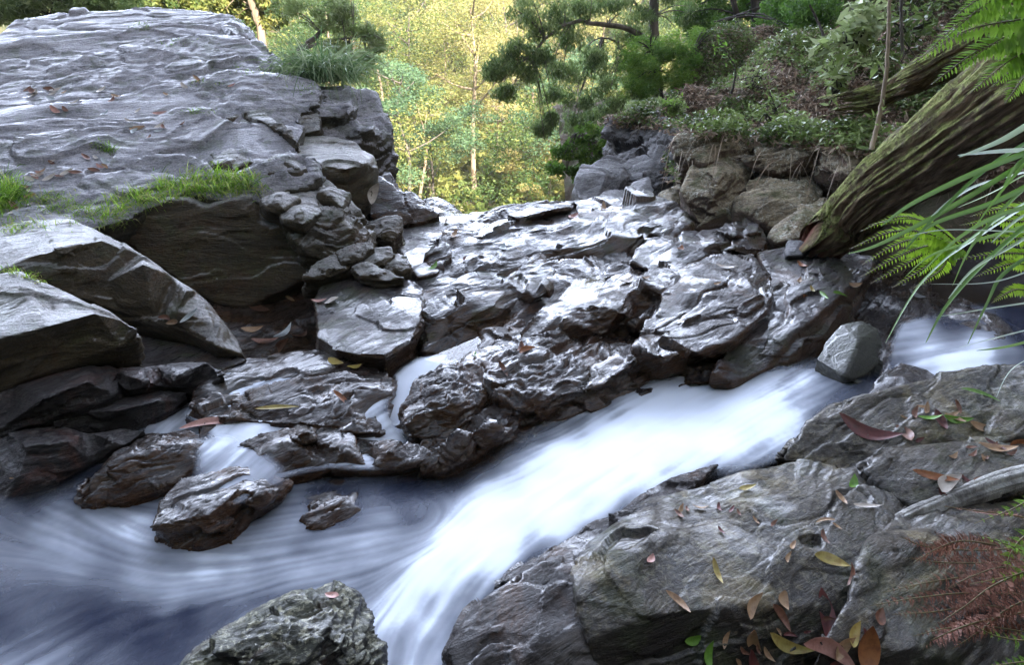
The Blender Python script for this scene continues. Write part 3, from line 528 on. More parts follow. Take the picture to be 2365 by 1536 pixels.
# ================================================================== WATER
def water_mat(name, deep, foam_c, a0, gloss=.34):
    t = NT(name); nt = t.t
    at = t.n('ShaderNodeAttribute', attribute_name='foam').outputs['Fac']
    st = t.n('ShaderNodeAttribute', attribute_name='streak').outputs['Fac']
    ed = t.n('ShaderNodeAttribute', attribute_name='edge').outputs['Fac']
    pos = t.n('ShaderNodeNewGeometry').outputs['Position']
    f = t.mapr(at, .03, .95)
    col = t.mix(f, deep, foam_c); t.link(col, t.b.inputs['Base Color'])
    t.link(t.mapr(f, 0, .6, gloss, .6), t.b.inputs['Roughness'])
    t.b.inputs['IOR'].default_value = 1.33; t.b.inputs['Specular IOR Level'].default_value = .08
    al = t.math('MULTIPLY', t.math('MAXIMUM', t.math('MULTIPLY', f, 1.25), a0, clamp=True), ed, clamp=True)
    t.link(al, t.b.inputs['Alpha'])
    t.b.inputs['Subsurface Weight'].default_value = 0.0
    b = t.n('ShaderNodeBump'); b.inputs['Strength'].default_value = .03; b.inputs['Distance'].default_value = .01
    t.link(st, b.inputs['Height']); t.link(b.outputs[0], t.b.inputs['Normal'])
    return t.m
M_WATER = water_mat('silky_white_water', (.005, .011, .034), (.70, .75, .84), .72)
M_POOL = NT('still_pool_water')
M_POOL.b.inputs['Base Color'].default_value = (.03, .018, .01, 1); M_POOL.b.inputs['Roughness'].default_value = .03
M_POOL.b.inputs['IOR'].default_value = 1.33; M_POOL.b.inputs['Alpha'].default_value = .38; M_POOL = M_POOL.m

def blur(a, n):
    for _ in range(n):
        p = np.pad(a, 1, mode='edge'); a = (p[:-2, 1:-1] + p[2:, 1:-1] + p[1:-1, :-2] + p[1:-1, 2:] + 4 * a) / 8
    return a
def inpoly(u, v, poly):
    c = np.zeros(u.shape, bool); n = len(poly); j = n - 1
    for i in range(n):
        xi, yi = poly[i]; xj, yj = poly[j]
        c ^= ((yi > v) != (yj > v)) & (u < (xj - xi) * (v - yi) / (yj - yi + 1e-9) + xi); j = i
    return c
def polydist(u, v, poly):             # distance (px) to the outline
    d = np.full(u.shape, 1e9); n = len(poly)
    for i in range(n):
        ax, ay = poly[i]; bx, by = poly[(i + 1) % n]; dx, dy = bx - ax, by - ay
        t = np.clip(((u - ax) * dx + (v - ay) * dy) / (dx * dx + dy * dy + 1e-9), 0, 1)
        d = np.minimum(d, np.hypot(u - ax - t * dx, v - ay - t * dy))
    return d
def sheet(name, label, zc, foamc, flowc, poly, box, step, mat, soft=40, streak_amp=.35, kind='structure', seedn=5, relief=.02):
    x0, x1, y0, y1 = box
    nx, ny = int((x1 - x0) / step), int((y1 - y0) / step)
    X, Y = np.meshgrid(np.linspace(x0, x1, nx), np.linspace(y0, y1, ny)); X = X.ravel(); Y = Y.ravel()
    zp = np.array([PZ(u, v, z) for u, v, z in zc]); z = idw(np.stack([X, Y], 1), [(a[0], a[1], a[2]) for a in zp], 3.0, .12)
    P = np.stack([X, Y, z], 1); u, v = proj(P); uv = np.stack([u, v], 1)
    foam = idw(uv, foamc, 3.2, 30)
    # flow field in the plan, integrated noise gives the long-exposure strands of foam
    fl = np.array([[*(PZ(a + c * .5, b + d * .5, 0)[:2] - PZ(a - c * .5, b - d * .5, 0)[:2])] for a, b, c, d in flowc])
    fl /= np.linalg.norm(fl, axis=1)[:, None]
    fx = idw(uv, [(a[0], a[1], q[0]) for a, q in zip(flowc, fl)], 3, 40); fy = idw(uv, [(a[0], a[1], q[1]) for a, q in zip(flowc, fl)], 3, 40)
    m = np.hypot(fx, fy) + 1e-6; fx = (fx / m).reshape(ny, nx); fy = (fy / m).reshape(ny, nx)
    rs = np.random.RandomState(seedn)
    outs = []
    for (bl, L) in ((0, int(.16 / step)), (2, int(.22 / step)), (6, int(.25 / step))):
        nz = blur(rs.rand(ny, nx), bl); acc = nz.copy(); wsum = 1
        for sgn in (1, -1):
            gx, gy = np.meshgrid(np.arange(nx, dtype=float), np.arange(ny, dtype=float))
            for k in range(L):
                ix = np.clip(gx.astype(int), 0, nx - 1); iy = np.clip(gy.astype(int), 0, ny - 1)
                gx += sgn * fx[iy, ix]; gy += sgn * fy[iy, ix]
                acc += nz[np.clip(gy.astype(int), 0, ny - 1), np.clip(gx.astype(int), 0, nx - 1)]; wsum += 1
        a = acc / wsum; outs.append((a - a.mean()) / a.std())
    st = (outs[0] * .05 + outs[1] * .3 + outs[2] * 1.0) / 1.1
    big = fbm(P * np.array([2.2, 2.2, 0]) + 3, 3)
    stv = st.ravel()
    fo = foam + (stv * .085 + big * .40) * streak_amp / .35 * (np.clip(foam, 0, 1) ** 1.7 * (1 - foam) * 4.6 + .005)
    fo = np.clip(fo, 0, 1)
    ins = inpoly(u, v, poly); d = polydist(u, v, poly); edge = np.where(ins, sstep(0, soft, d + big * 14), 0)
    P[:, 2] += (blur(st, 8).ravel() * .02 + big * .8) * relief
    quads_i = np.arange(nx * ny).reshape(ny, nx)
    q = np.stack([quads_i[:-1, :-1], quads_i[:-1, 1:], quads_i[1:, 1:], quads_i[1:, :-1]], -1).reshape(-1, 4)
    keep = (edge[q] > 0).any(1); q = q[keep]
    used = np.unique(q); re = np.full(nx * ny, -1); re[used] = np.arange(len(used)); q = re[q]
    o = new_mesh(name, P[used], q, mat, attrs={'foam': fo[used], 'streak': stv[used] * .5 + .5, 'edge': edge[used]})
    tag(o, label if kind != 'structure' else None, None, None, kind); return o

ZC = [(-100, 1600, -.03), (200, 1500, -.03), (0, 1250, -.04), (300, 1200, -.03), (250, 1080, -.0), (350, 960, .045), (400, 1300, -.02), (700, 1350, -.01), (700, 1160, -.02), (560, 1020, .02), (900, 1500, -.03), (900, 1200, -.0), (1100, 1300, .01), (1050, 1110, -.02), (1100, 1450, -.05),
      (1200, 1100, .02), (1300, 1050, .04), (1250, 990, .0), (1350, 1200, .0), (1500, 950, .05), (1500, 1100, .04), (1400, 1130, .03), (1650, 1030, .07), (1650, 900, .06), (1800, 880, .12), (1900, 930, .14), (1850, 1000, .1), (1900, 860, .15), (2000, 900, .18), (2040, 880, .21), (2150, 870, .2), (930, 1010, -.01)]
FOAM = [(1500, 950, .95), (1560, 900, .85), (1300, 1050, 1), (1400, 1000, 1), (1550, 1020, 1), (1600, 950, 1), (1150, 1180, 1), (1250, 1130, 1), (1050, 1250, .95), (1150, 1250, 1), (1000, 1330, .97), (950, 1400, .85), (880, 1400, .7), (1700, 930, .95), (1650, 1020, 1), (1800, 960, .8), (1820, 1000, .72), (1850, 900, .6), (1900, 880, .35), (1960, 890, .3), (1940, 930, .22), (2010, 940, .3), (2010, 880, .12), (2100, 880, .22),
        (1760, 870, .75), (1640, 880, .75), (1560, 870, .5), (1480, 890, .55), (1400, 930, .55), (1330, 970, .6), (1240, 1010, .5), (1180, 1060, .45), (1130, 1080, .35), (1750, 1050, .55), (1850, 1040, .3), (1050, 1100, .12), (1000, 1150, .25), (950, 1110, .13), (880, 1130, .2), (930, 1170, .1), (900, 1210, .4), (850, 1260, .55), (780, 1280, .42), (830, 1330, .4), (700, 1310, .55), (650, 1290, .45), (560, 1310, .6), (480, 1320, .62), (400, 1360, .55), (350, 1300, .4), (330, 1340, .55), (250, 1290, .28), (180, 1300, .42), (100, 1230, .42), (60, 1180, .2), (130, 1190, .5), (260, 1190, .42), (300, 1220, .62), (270, 1140, .3), (180, 1140, .3), (200, 1060, .2),
        (300, 1010, .4), (350, 965, .65), (430, 945, .6), (400, 1000, .5), (0, 1250, .3), (0, 1350, .16), (0, 1450, .13), (100, 1380, .2), (200, 1400, .12), (330, 1440, .0), (250, 1450, .02), (430, 1430, .05), (100, 1500, .32), (30, 1536, .4), (250, 1520, .2), (500, 1420, .22), (600, 1400, .3), (380, 1500, .06), (420, 1540, .15), (900, 1500, .42), (1000, 1500, .35), (1000, 1430, .5), (1050, 1390, .6), (1150, 1500, .12), (1080, 1470, .15), (740, 1150, .08), (800, 1180, .12), (720, 1230, .22), (660, 1220, .35), (690, 1270, .2), (570, 1270, .35), (620, 1230, .35), (550, 1040, .5), (510, 1030, .6), (600, 1070, .4), (640, 1130, .35), (700, 1100, .3), (1250, 1290, .35), (1350, 1220, .5), (1450, 1160, .5), (1300, 1200, .85), (1400, 1150, .85), (1550, 1110, .6), (1650, 1070, .6)]
FOAM = [(a, b, c * (.98 if a < 700 and b > 1120 else 1)) for a, b, c in FOAM]
FLOW = [(2100, 870, -100, 40), (1950, 900, -100, 30), (1800, 920, -100, 40), (1500, 1000, -100, 50), (1300, 1100, -100, 55), (1100, 1250, -90, 60), (950, 1400, -60, 90), (900, 1200, -100, 10), (1000, 1120, 100, 40), (800, 1260, -100, 15), (700, 1320, -100, 18), (500, 1330, -100, 10), (300, 1330, -100, -30), (150, 1250, -100, -45), (200, 1180, -60, -60), (60, 1180, -80, -50), (280, 1230, -100, -55), (500, 1290, -100, -10), (300, 1020, -70, 60), (380, 960, -70, 50),
        (0, 1450, -100, 50), (250, 1450, -100, 55), (100, 1530, -100, 60), (500, 1440, -100, 55), (600, 1430, -100, 45), (900, 1520, -20, 100), (1050, 1450, -50, 80), (550, 1040, -80, 40), (740, 1170, -100, 5), (1100, 1090, -100, 20), (200, 1100, -40, 60)]
POLY = [(-140, 1110), (60, 1130), (150, 1100), (230, 1030), (300, 975), (370, 930), (440, 920), (520, 930), (560, 990), (640, 1050), (760, 1075), (900, 1075), (1050, 1085), (1120, 1050), (1190, 1000), (1260, 960), (1330, 925), (1400, 890), (1500, 865), (1600, 850), (1700, 845), (1800, 830), (1900, 812), (1990, 830), (2080, 830), (2160, 850), (2230, 890), (2120, 935), (1980, 960), (1890, 1000), (1840, 1060), (1740, 1090), (1640, 1115), (1540, 1150), (1450, 1200), (1350, 1260), (1250, 1330), (1170, 1390), (1120, 1450), (1140, 1660), (-140, 1660)]
sheet('water', None, ZC, FOAM, FLOW, POLY, (-1.9, 1.75, .95, 3.0), .0062, M_WATER, soft=60)
sheet('water_film', None, [(520, 870, .137), (640, 850, .148), (700, 900, .143), (880, 920, .137), (600, 960, .130), (780, 960, .135), (600, 1010, .103), (800, 1030, .101), (950, 1045, .08), (450, 955, .085), (520, 1060, .03), (640, 1085, .0), (760, 1080, -.01), (860, 1080, -.02), (950, 1075, -.02)],
      [(550, 870, .6), (700, 860, .5), (820, 870, .6), (880, 900, .4), (640, 930, .7), (760, 930, .65), (850, 960, .5), (450, 950, .75), (560, 990, .7), (640, 1030, .7), (760, 1020, .75), (880, 1030, .7), (960, 1050, .5), (560, 1050, .6), (700, 1080, .4)],
      [(800, 880, -90, 30), (600, 930, -90, 35), (450, 960, -80, 50), (700, 1020, -90, 30), (900, 1030, -90, 40), (560, 1050, -70, 60)],
      [(420, 960), (470, 890), (520, 850), (640, 820), (780, 825), (900, 850), (905, 960), (940, 1000), (1010, 1045), (960, 1075), (860, 1090), (760, 1085), (640, 1110), (520, 1070), (470, 1000)], (-1.4, 0, 1.9, 3.0), .006, M_WATER, soft=30, streak_amp=.6, relief=.012)
sheet('water_veil', None, [(480, 1010, .085), (560, 1040, .085), (620, 1090, .095), (560, 1120, .098), (480, 1150, .085), (420, 1160, .05), (640, 1130, .07)],
      [(560, 1040, .5), (510, 1060, .45), (600, 1090, .35), (560, 1120, .5), (480, 1130, .45), (440, 1170, .3), (640, 1110, .3)], [(560, 1050, -70, 60), (500, 1130, -80, 50)],
      [(450, 1010), (520, 1000), (600, 1020), (660, 1080), (660, 1120), (590, 1160), (500, 1180), (400, 1210), (390, 1150), (440, 1090)], (-1.4, 0, 1.7, 2.6), .006, M_WATER, soft=34, streak_amp=.5, relief=.01)
# the small white chute between the knobs
sheet('water_chute', None, [(1000, 825, .11), (950, 860, .10), (940, 930, .06), (915, 1000, .02)],
      [(980, 850, .85), (940, 880, .95), (940, 940, .85), (920, 990, .8), (1010, 830, .5)], [(980, 850, -60, 60), (930, 950, -15, 100)],
      [(905, 860), (960, 828), (1040, 815), (1030, 850), (985, 900), (950, 960), (945, 1010), (895, 1010), (885, 960), (905, 900)], (-.8, .1, 2.2, 3.1), .006, M_WATER, soft=14)
# upstream pool behind the standing stone
sheet('water_inflow', None, [(2060, 850, .22), (2200, 830, .24), (2360, 830, .25)],
      [(2080, 845, .3), (2130, 820, .7), (2200, 835, .95), (2260, 830, .75), (2330, 820, .3), (2230, 870, .8), (2070, 800, .5), (2380, 780, .05), (2200, 780, .2), (2100, 790, .5), (2200, 740, .0), (2350, 740, 0)],
      [(2150, 840, -100, 15), (2300, 820, -100, 5)], [(2030, 860), (2050, 790), (2080, 740), (2200, 700), (2500, 700), (2500, 900), (2300, 890), (2180, 900), (2100, 860)], (1.1, 3.3, 2.1, 3.6), .01, M_WATER, soft=18)
def pool(name, poly, z):
    pts = [PZ(u, v, z) for u, v in poly]; c = sum(pts) / len(pts)
    n = len(pts); V = []; rings = 6
    for k in range(rings + 1):
        for p in pts: V.append(c + (p - c) * (k / rings if k else .001))
    Fs = [[k * n + i, k * n + (i + 1) % n, (k + 1) * n + (i + 1) % n, (k + 1) * n + i] for k in range(rings) for i in range(n)]
    o = new_mesh(name, np.array(V), np.array(Fs), M_POOL); tag(o, kind='structure'); return o
pool('pool_water', [(530, 700), (560, 660), (640, 630), (760, 625), (800, 660), (780, 790), (760, 860), (640, 870), (540, 850)], .085)
pool('rock_pool_water', [(980, 830), (1100, 780), (1250, 690), (1300, 600), (1500, 580), (1540, 620), (1400, 660), (1300, 740), (1230, 800), (1100, 860)], .165)
pool('puddle_water', [(1290, 690), (1330, 645), (1400, 640), (1380, 690), (1330, 705)], .262)
pool('puddle_water', [(2050, 560), (1900, 600), (2100, 700), (2500, 700), (2500, 560)], .24)

# ================================================================== TERRAIN
M_HILL = NT('hill_ground'); t = M_HILL
pos = t.n('ShaderNodeNewGeometry').outputs['Position']
t.link(t.mix(t.mapr(t.noise(pos, .25, 8, .7), .35, .65), (.16, .13, .07), (.06, .075, .025)), t.b.inputs['Base Color']); t.b.inputs['Roughness'].default_value = .95
M_HILL = t.m
t = NT('bank_soil'); pos = t.n('ShaderNodeNewGeometry').outputs['Position']
n1 = t.noise(pos, 3, 8, .7); n2 = t.noise(pos, 30, 8, .75)
c = t.mix(t.mapr(n1, .4, .6), (.13, .09, .06), (.08, .08, .035)); c = t.mix(t.mapr(n2, .5, .7), c, (.20, .14, .10)); t.link(c, t.b.inputs['Base Color']); t.b.inputs['Roughness'].default_value = .95
b = t.n('ShaderNodeBump'); b.inputs['Distance'].default_value = .05; t.link(n2, b.inputs['Height']); t.link(b.outputs[0], t.b.inputs['Normal'])
M_SOIL = t.m
def lerp_pts(x, pts):
    return np.interp(x, [p[0] for p in pts], [p[1] for p in pts])
def hill_z(x, y):
    r = y + .12 * np.abs(x)
    z = lerp_pts(r, [(6, -6), (12, -8), (25, -10), (45, -10.5), (60, -7), (85, 1), (120, 14), (170, 34), (230, 52), (320, 70)])
    z = z + fbm(np.stack([x * .03, y * .03, x * 0], 1), 4) * 5 * sstep(30, 60, y)
    z = z + np.clip(-x - 6, 0, 60) * .42 * sstep(5, 14, y) * (1 - sstep(60, 120, y)) + np.clip(x - 8, 0, 80) * .5
    return z
def grid(name, x0, x1, y0, y1, nx, ny, fz, mat):
    X, Y = np.meshgrid(np.linspace(x0, x1, nx), np.linspace(y0, y1, ny)); X = X.ravel(); Y = Y.ravel()
    V = np.stack([X, Y, fz(X, Y)], 1); i = np.arange(nx * ny).reshape(ny, nx)
    o = new_mesh(name, V, np.stack([i[:-1, :-1], i[:-1, 1:], i[1:, 1:], i[1:, :-1]], -1).reshape(-1, 4), mat)
    tag(o, kind='structure'); return o
grid('hillside', -180, 200, 7.6, 420, 190, 200, hill_z, M_HILL)
def back_z(x, y):
    d = -y - 1.5
    return lerp_pts(d, [(-1, -.6), (0, -.3), (1.5, 1.2), (5, 8), (12, 20), (18, 28), (60, 44)]) + fbm(np.stack([x * .2, y * .2, x * 0], 1), 3) * 1.0 * sstep(0, 6, d)
M_BACK = NT('unseen_hill_dark'); M_BACK.b.inputs['Base Color'].default_value = (.022, .026, .014, 1); M_BACK.b.inputs['Roughness'].default_value = 1; M_BACK.b.inputs['Specular IOR Level'].default_value = .05; M_BACK = M_BACK.m  # darkened so wet rock faces reflect black from behind the camera
grid('unseen_shade_hill', -70, 90, -60, -.8, 120, 60, back_z, M_BACK)  # unseen slope behind the camera, shaped to shade the foreground and block rear sky
BC = [(1450, 300, 7.3), (1530, 270, 7.2), (1500, 230, 8.5), (1600, 200, 8), (1600, 290, 6.6), (1700, 50, 9.5), (1700, 290, 6.7), (1800, 150, 7.5), (1900, 300, 6.2), (1900, 50, 8), (2000, 230, 5.5), (2000, 100, 6.5), (2100, 200, 5.0), (2100, 10, 6.5), (2250, 250, 4.6), (2365, 100, 4.8), (2300, 400, 4.5), (2100, 420, 4.9), (1950, 480, 5.2), (1800, 450, 5.8), (1650, 450, 6.0), (1550, 470, 6.5), (2500, 300, 4.2)]
bc = [tuple(PY(*a)) for a in BC] + [(.6, 7, -3), (.5, 8.5, -5), (.9, 10, -4), (2, 11, 0), (3, 14, .5), (6, 12, 4), (9, 8, 6), (9, 5, 6), (7, 3, 4.5), (6, 2, 3), (4, 3, 1.3), (3.2, 3.6, .6), (3.0, 2.8, .5), (12, 14, 9), (1.4, 6.4, .1), (1.0, 6.3, -.5), (1.2, 5.3, -.2), (1.8, 5.0, -.1), (2.4, 4.7, -.1), (2.0, 4.2, -.3), (3.0, 4.1, .1), (1.2, 4.2, -.4), (3.8, 4.1, .5), (5, 4.2, 1.6)]
def bank_z(x, y): 
    z = idw(np.stack([x, y], 1), bc, 3.4, .3); P = np.stack([x, y, z], 1)
    return z + fbm(P * 1.1, 5, .55) * .28
grid('bank', .9, 12, 4.0, 16, 260, 260, bank_z, M_SOIL)
M_SOILD = NT('soil_painted_shade'); M_SOILD.b.inputs['Base Color'].default_value = (.012, .009, .007, 1); M_SOILD.b.inputs['Roughness'].default_value = .8; M_SOILD.b.inputs['Specular IOR Level'].default_value = .15; M_SOILD = M_SOILD.m  # near-black colour stands in for deep shade in the hollow behind the ferns
grid('bank', 2.3, 12, -.7, 4.4, 160, 100, lambda x, y: .02 + (x - 2.3) * .62 + fbm(np.stack([x, y, x * 0], 1) * 1.2, 4) * .3, M_SOILD)
def left_z(x, y): return lerp_pts(-x, [(3, -.5), (4.5, .9), (8, 2.0), (14, 3.5), (40, 14)]) + fbm(np.stack([x, y, x * 0], 1) * .6, 4) * .3 - sstep(8.5, 12, y) * 4
grid('bank', -40, -3.3, -.7, 12, 160, 90, left_z, M_SOIL)

# ================================================================== FOLIAGE
def leaf_mat(name, cols, trans=.45, rough=.55, spec=.35):
    t = NT(name); a = t.n('ShaderNodeAttribute', attribute_name='c').outputs['Fac']
    col = t.ramp(a, [(i / (len(cols) - 1), c) for i, c in enumerate(cols)]); t.link(col, t.b.inputs['Base Color'])
    t.b.inputs['Roughness'].default_value = rough; t.b.inputs['Specular IOR Level'].default_value = spec
    tr = t.n('ShaderNodeBsdfTranslucent'); t.link(col, tr.inputs[0]); mx = t.n('ShaderNodeMixShader'); mx.inputs[0].default_value = trans
    t.link(t.b.outputs[0], mx.inputs[1]); t.link(tr.outputs[0], mx.inputs[2]); t.link(mx.outputs[0], t.out.inputs[0]); return t.m
def bark_mat(name, c1, c2, sc=8):
    t = NT(name); pos = t.n('ShaderNodeNewGeometry').outputs['Position']; mp = t.n('ShaderNodeMapping'); t.link(pos, mp.inputs[0]); mp.inputs['Scale'].default_value = (1, 1, .2)
    n = t.noise(mp.outputs[0], sc, 7, .7); t.link(t.mix(t.mapr(n, .35, .65), c1, c2), t.b.inputs['Base Color']); t.b.inputs['Roughness'].default_value = .85
    b = t.n('ShaderNodeBump'); b.inputs['Distance'].default_value = .03; t.link(n, b.inputs['Height']); t.link(b.outputs[0], t.b.inputs['Normal']); return t.m
M_FOREST = leaf_mat('forest_leaves', [(.06, .12, .035), (.17, .23, .06), (.34, .33, .10), (.50, .43, .20)], .4)
M_EUC = leaf_mat('gum_leaves', [(.06, .11, .045), (.13, .20, .07), (.22, .30, .10), (.36, .42, .20)], .5)
M_BLUEG = leaf_mat('blue_green_leaves', [(.07, .15, .08), (.14, .24, .12), (.24, .33, .17)], .35)
M_BUSH = leaf_mat('soft_green_leaves', [(.06, .13, .03), (.11, .23, .04), (.18, .34, .05), (.28, .42, .08)], .45)
M_GRASS = leaf_mat('bright_grass', [(.07, .14, .02), (.17, .34, .03), (.32, .50, .06), (.50, .48, .18)], .5)
M_TUSS = leaf_mat('tussock_leaves', [(.04, .08, .03), (.09, .17, .06), (.20, .29, .12), (.38, .44, .26)], .35)
M_HERB = leaf_mat('creeper_leaves', [(.06, .09, .025), (.13, .19, .05), (.24, .32, .10), (.42, .48, .26)], .35, .35)
M_DRY = leaf_mat('dry_litter', [(.10, .06, .04), (.22, .14, .10), (.38, .28, .20), (.55, .46, .36)], .2, .7)
M_TRUNK_P = bark_mat('pale_gum_bark', (.38, .30, .22), (.22, .16, .11)); M_TRUNK_D = bark_mat('dark_bark', (.07, .055, .045), (.03, .024, .02))
M_TRUNK_G = bark_mat('grey_bark', (.20, .17, .15), (.09, .075, .065))
rng = np.random.RandomState(11)
def unit(n): a = rng.normal(size=(n, 3)); return a / np.linalg.norm(a, axis=1)[:, None]
def leaves(C, size, aspect=.35, droop=.3, up=.4, var=.35, cc=None):
    """rhombic leaves at centres C: returns verts, quads, colour"""
    n = len(C); d = unit(n); d[:, 2] = d[:, 2] * .6 - droop; d /= np.linalg.norm(d, axis=1)[:, None]
    k = unit(n); k[:, 2] += up; s = np.cross(d, k); s /= np.linalg.norm(s, axis=1)[:, None] + 1e-9
    L = size * (1 + rng.uniform(-var, var, n))[:, None]; wd = L * aspect
    nn = np.cross(s, d)
    V = np.stack([C - d * L * .5, C + s * wd * .5 + nn * L * .05, C + d * L * .5, C - s * wd * .5 + nn * L * .05], 1).reshape(-1, 3)
    q = np.arange(n * 4).reshape(n, 4)
    c = rng.uniform(0, 1, n) if cc is None else np.clip(cc + rng.normal(0, .13, n), 0, 1)
    return V, q, np.repeat(c, 4)
def tubes(paths, sides=6):
    """paths: list of (points Nx3, radii N) -> verts, quads"""
    V, Q = [], []; off = 0
    for P, r in paths:
        P = np.asarray(P, float); r = np.asarray(r, float); n = len(P)
        T = np.gradient(P, axis=0); T /= np.linalg.norm(T, axis=1)[:, None] + 1e-9
        a = np.cross(T, [0.3, .9, .2]); a /= np.linalg.norm(a, axis=1)[:, None] + 1e-9; b = np.cross(T, a)
        th = np.linspace(0, 2 * np.pi, sides, endpoint=False)
        ring = P[:, None] + r[:, None, None] * (np.cos(th)[None, :, None] * a[:, None] + np.sin(th)[None, :, None] * b[:, None])
        V.append(ring.reshape(-1, 3)); i = np.arange(n * sides).reshape(n, sides) + off; j = np.roll(i, -1, 1)
        Q.append(np.stack([i[:-1], j[:-1], j[1:], i[1:]], -1).reshape(-1, 4)); off += n * sides
    return np.concatenate(V), np.concatenate(Q)
def curve(pts, n=14, wob=0.0):
    pts = np.array(pts, float); t = np.linspace(0, len(pts) - 1, n); m = len(pts)
    out = []
    for x in t:
        i = min(int(x), m - 2); f = x - i; p0 = pts[max(i - 1, 0)]; p1 = pts[i]; p2 = pts[i + 1]; p3 = pts[min(i + 2, m - 1)]
        out.append(.5 * ((2 * p1) + (-p0 + p2) * f + (2 * p0 - 5 * p1 + 4 * p2 - p3) * f * f + (-p0 + 3 * p1 - 3 * p2 + p3) * f ** 3))
    out = np.array(out)
    if wob: out[1:-1] += rng.normal(0, wob, (n - 2, 3))
    return out
def clumps(cs, rad, n, flat=.6):
    """n points spread through flattened clumps"""
    cs = np.asarray(cs); k = rng.randint(0, len(cs), n); rr = rng.uniform(.25, 1, n) ** .6
    d = unit(n) * rr[:, None] * (rad if np.isscalar(rad) else np.asarray(rad)[k])[:, None] if not np.isscalar(rad) else unit(n) * rr[:, None] * rad
    d[:, 2] *= flat; return cs[k] + d, k
def tree_parts(base, h, spread, nb=7, ncl=3, seed=0, crown0=.45, lean=0.0, clr=.17):
    st = np.random.RandomState(seed); base = np.array(base, float)
    top = base + np.array([lean * h, st.normal(0, .03) * h, h * .93])
    tr = curve([base, base + (top - base) * .35 + st.normal(0, .02 * h, 3) * [1, 1, 0], base + (top - base) * .7 + st.normal(0, .03 * h, 3) * [1, 1, 0], top], 12)
    r0 = h * .017; paths = [(tr, np.linspace(r0, r0 * .25, 12))]; cl = []
    for i in range(nb):
        f = crown0 + (1 - crown0) * (i + st.rand()) / nb; k = int(f * 11); p = tr[min(k, 11)]; a = st.uniform(0, 2 * np.pi)
        ln = spread * (1.15 - .5 * f) * st.uniform(.7, 1.2); q = p + np.array([math.cos(a) * ln, math.sin(a) * ln, h * st.uniform(.05, .2)])
        m = (p + q) / 2 + [0, 0, -.02 * h]
        paths.append((curve([p, m, q], 6), np.linspace(r0 * .45, r0 * .12, 6)))
        for j in range(ncl): cl.append(q + st.normal(0, clr * spread * 1.3, 3) * [1, 1, .6])
    cl.append(top + [0, 0, h * .04]); return paths, np.array(cl)
# far-off forest: one mass
cs, cc, sz, tp = [], [], [], []
V_, Q_, C_ = [], [], []; off = 0
placed = []
st = np.random.RandomState(5)
tries = 0
while len(placed) < 330 and tries < 9000:
    tries += 1
    y = 38 + st.rand() ** 1.3 * 190; x = st.uniform(-.52, .34) * y
    if any((x - a) ** 2 + (y - b) ** 2 < (2.2 + y * .022) ** 2 for a, b in placed): continue
    placed.append((x, y))
for i, (x, y) in enumerate(placed):
    z = float(hill_z(np.array([x]), np.array([y]))[0]); h = st.uniform(6, 11) * (1 + .2 * (y > 120))
    paths, cl = tree_parts((x, y, z), h, h * .30, nb=8, ncl=2, seed=i, crown0=.3)
    tp += paths[:1] if i % 2 else []
    nleaf = int(np.clip(150000 / y, 700, 2600)); pts, k = clumps(cl, h * .13, nleaf, .6)
    tone = st.uniform(.0, .85); 
    if x < -.12 * y and y < 75 : tone = st.uniform(0, .3)
    ck = st.uniform(-.15, .2, len(cl))
    V, q, c = leaves(pts, np.clip(y * .0036, .16, .55), .5, .1, cc=tone + ck[k])
    V_.append(V); Q_.append(q + off); C_.append(c); off += len(V)
n = 60000; y = 35 + rng.rand(n) ** 1.2 * 200; x = rng.uniform(-.55, .36, n) * y; z = hill_z(x, y)
lump = fbm(np.stack([x * .35, y * .35, x * 0], 1), 3); P = np.stack([x, y, z + np.clip(lump + .3, 0, 1) * rng.rand(n) * 3.2], 1)
V, q, c = leaves(P, 1.0, .5, .1, cc=np.clip(.45 + lump * .6, 0, 1)); V_.append(V); Q_.append(q + off); C_.append(c); off += len(V)
fo = new_mesh('forest', np.concatenate(V_), np.concatenate(Q_), M_FOREST, smooth=False, attrs={'c': np.concatenate(C_)})
tag(fo, 'sunlit yellow-green eucalypt forest covering the far side of the valley', 'forest', kind='stuff')
V, Q = tubes(tp, 5); ft = new_mesh('forest_trunks', V, Q, M_TRUNK_P, parent=fo); ft['kind'] = 'stuff'

def make_tree(name, label, cat, base, h, spread, mat, bark, nleaf, size, tone=.5, nb=9, ncl=3, seed=0, crown0=.35, lean=0, rad=None, group=None, aspect=.3, droop=.5, extra=(), r_scale=1.0, clr=.17):
    t = thing(name, label, cat, base, group); paths, cl = tree_parts(base, h, spread, nb, ncl, seed, crown0, lean, clr)
    paths = [(p, r * r_scale) for p, r in paths]
    B = np.array(base)
    V, Q = tubes(paths, 8); new_mesh('trunk', V - B, Q, bark, parent=t)
    cs_ = np.concatenate([cl, np.array(extra).reshape(-1, 3)]) if len(extra) else cl
    ck = np.random.RandomState(seed).uniform(-.22, .22, len(cs_))
    pts, k = clumps(cs_, rad or h * .08, nleaf, .6); V, q, c = leaves(pts, size, aspect, droop, cc=tone + ck[k])
    new_mesh('crown', V - B, q, mat, parent=t, smooth=False, attrs={'c': c}); return t
def hz(x, y): return float(hill_z(np.array([x], float), np.array([y], float))[0])
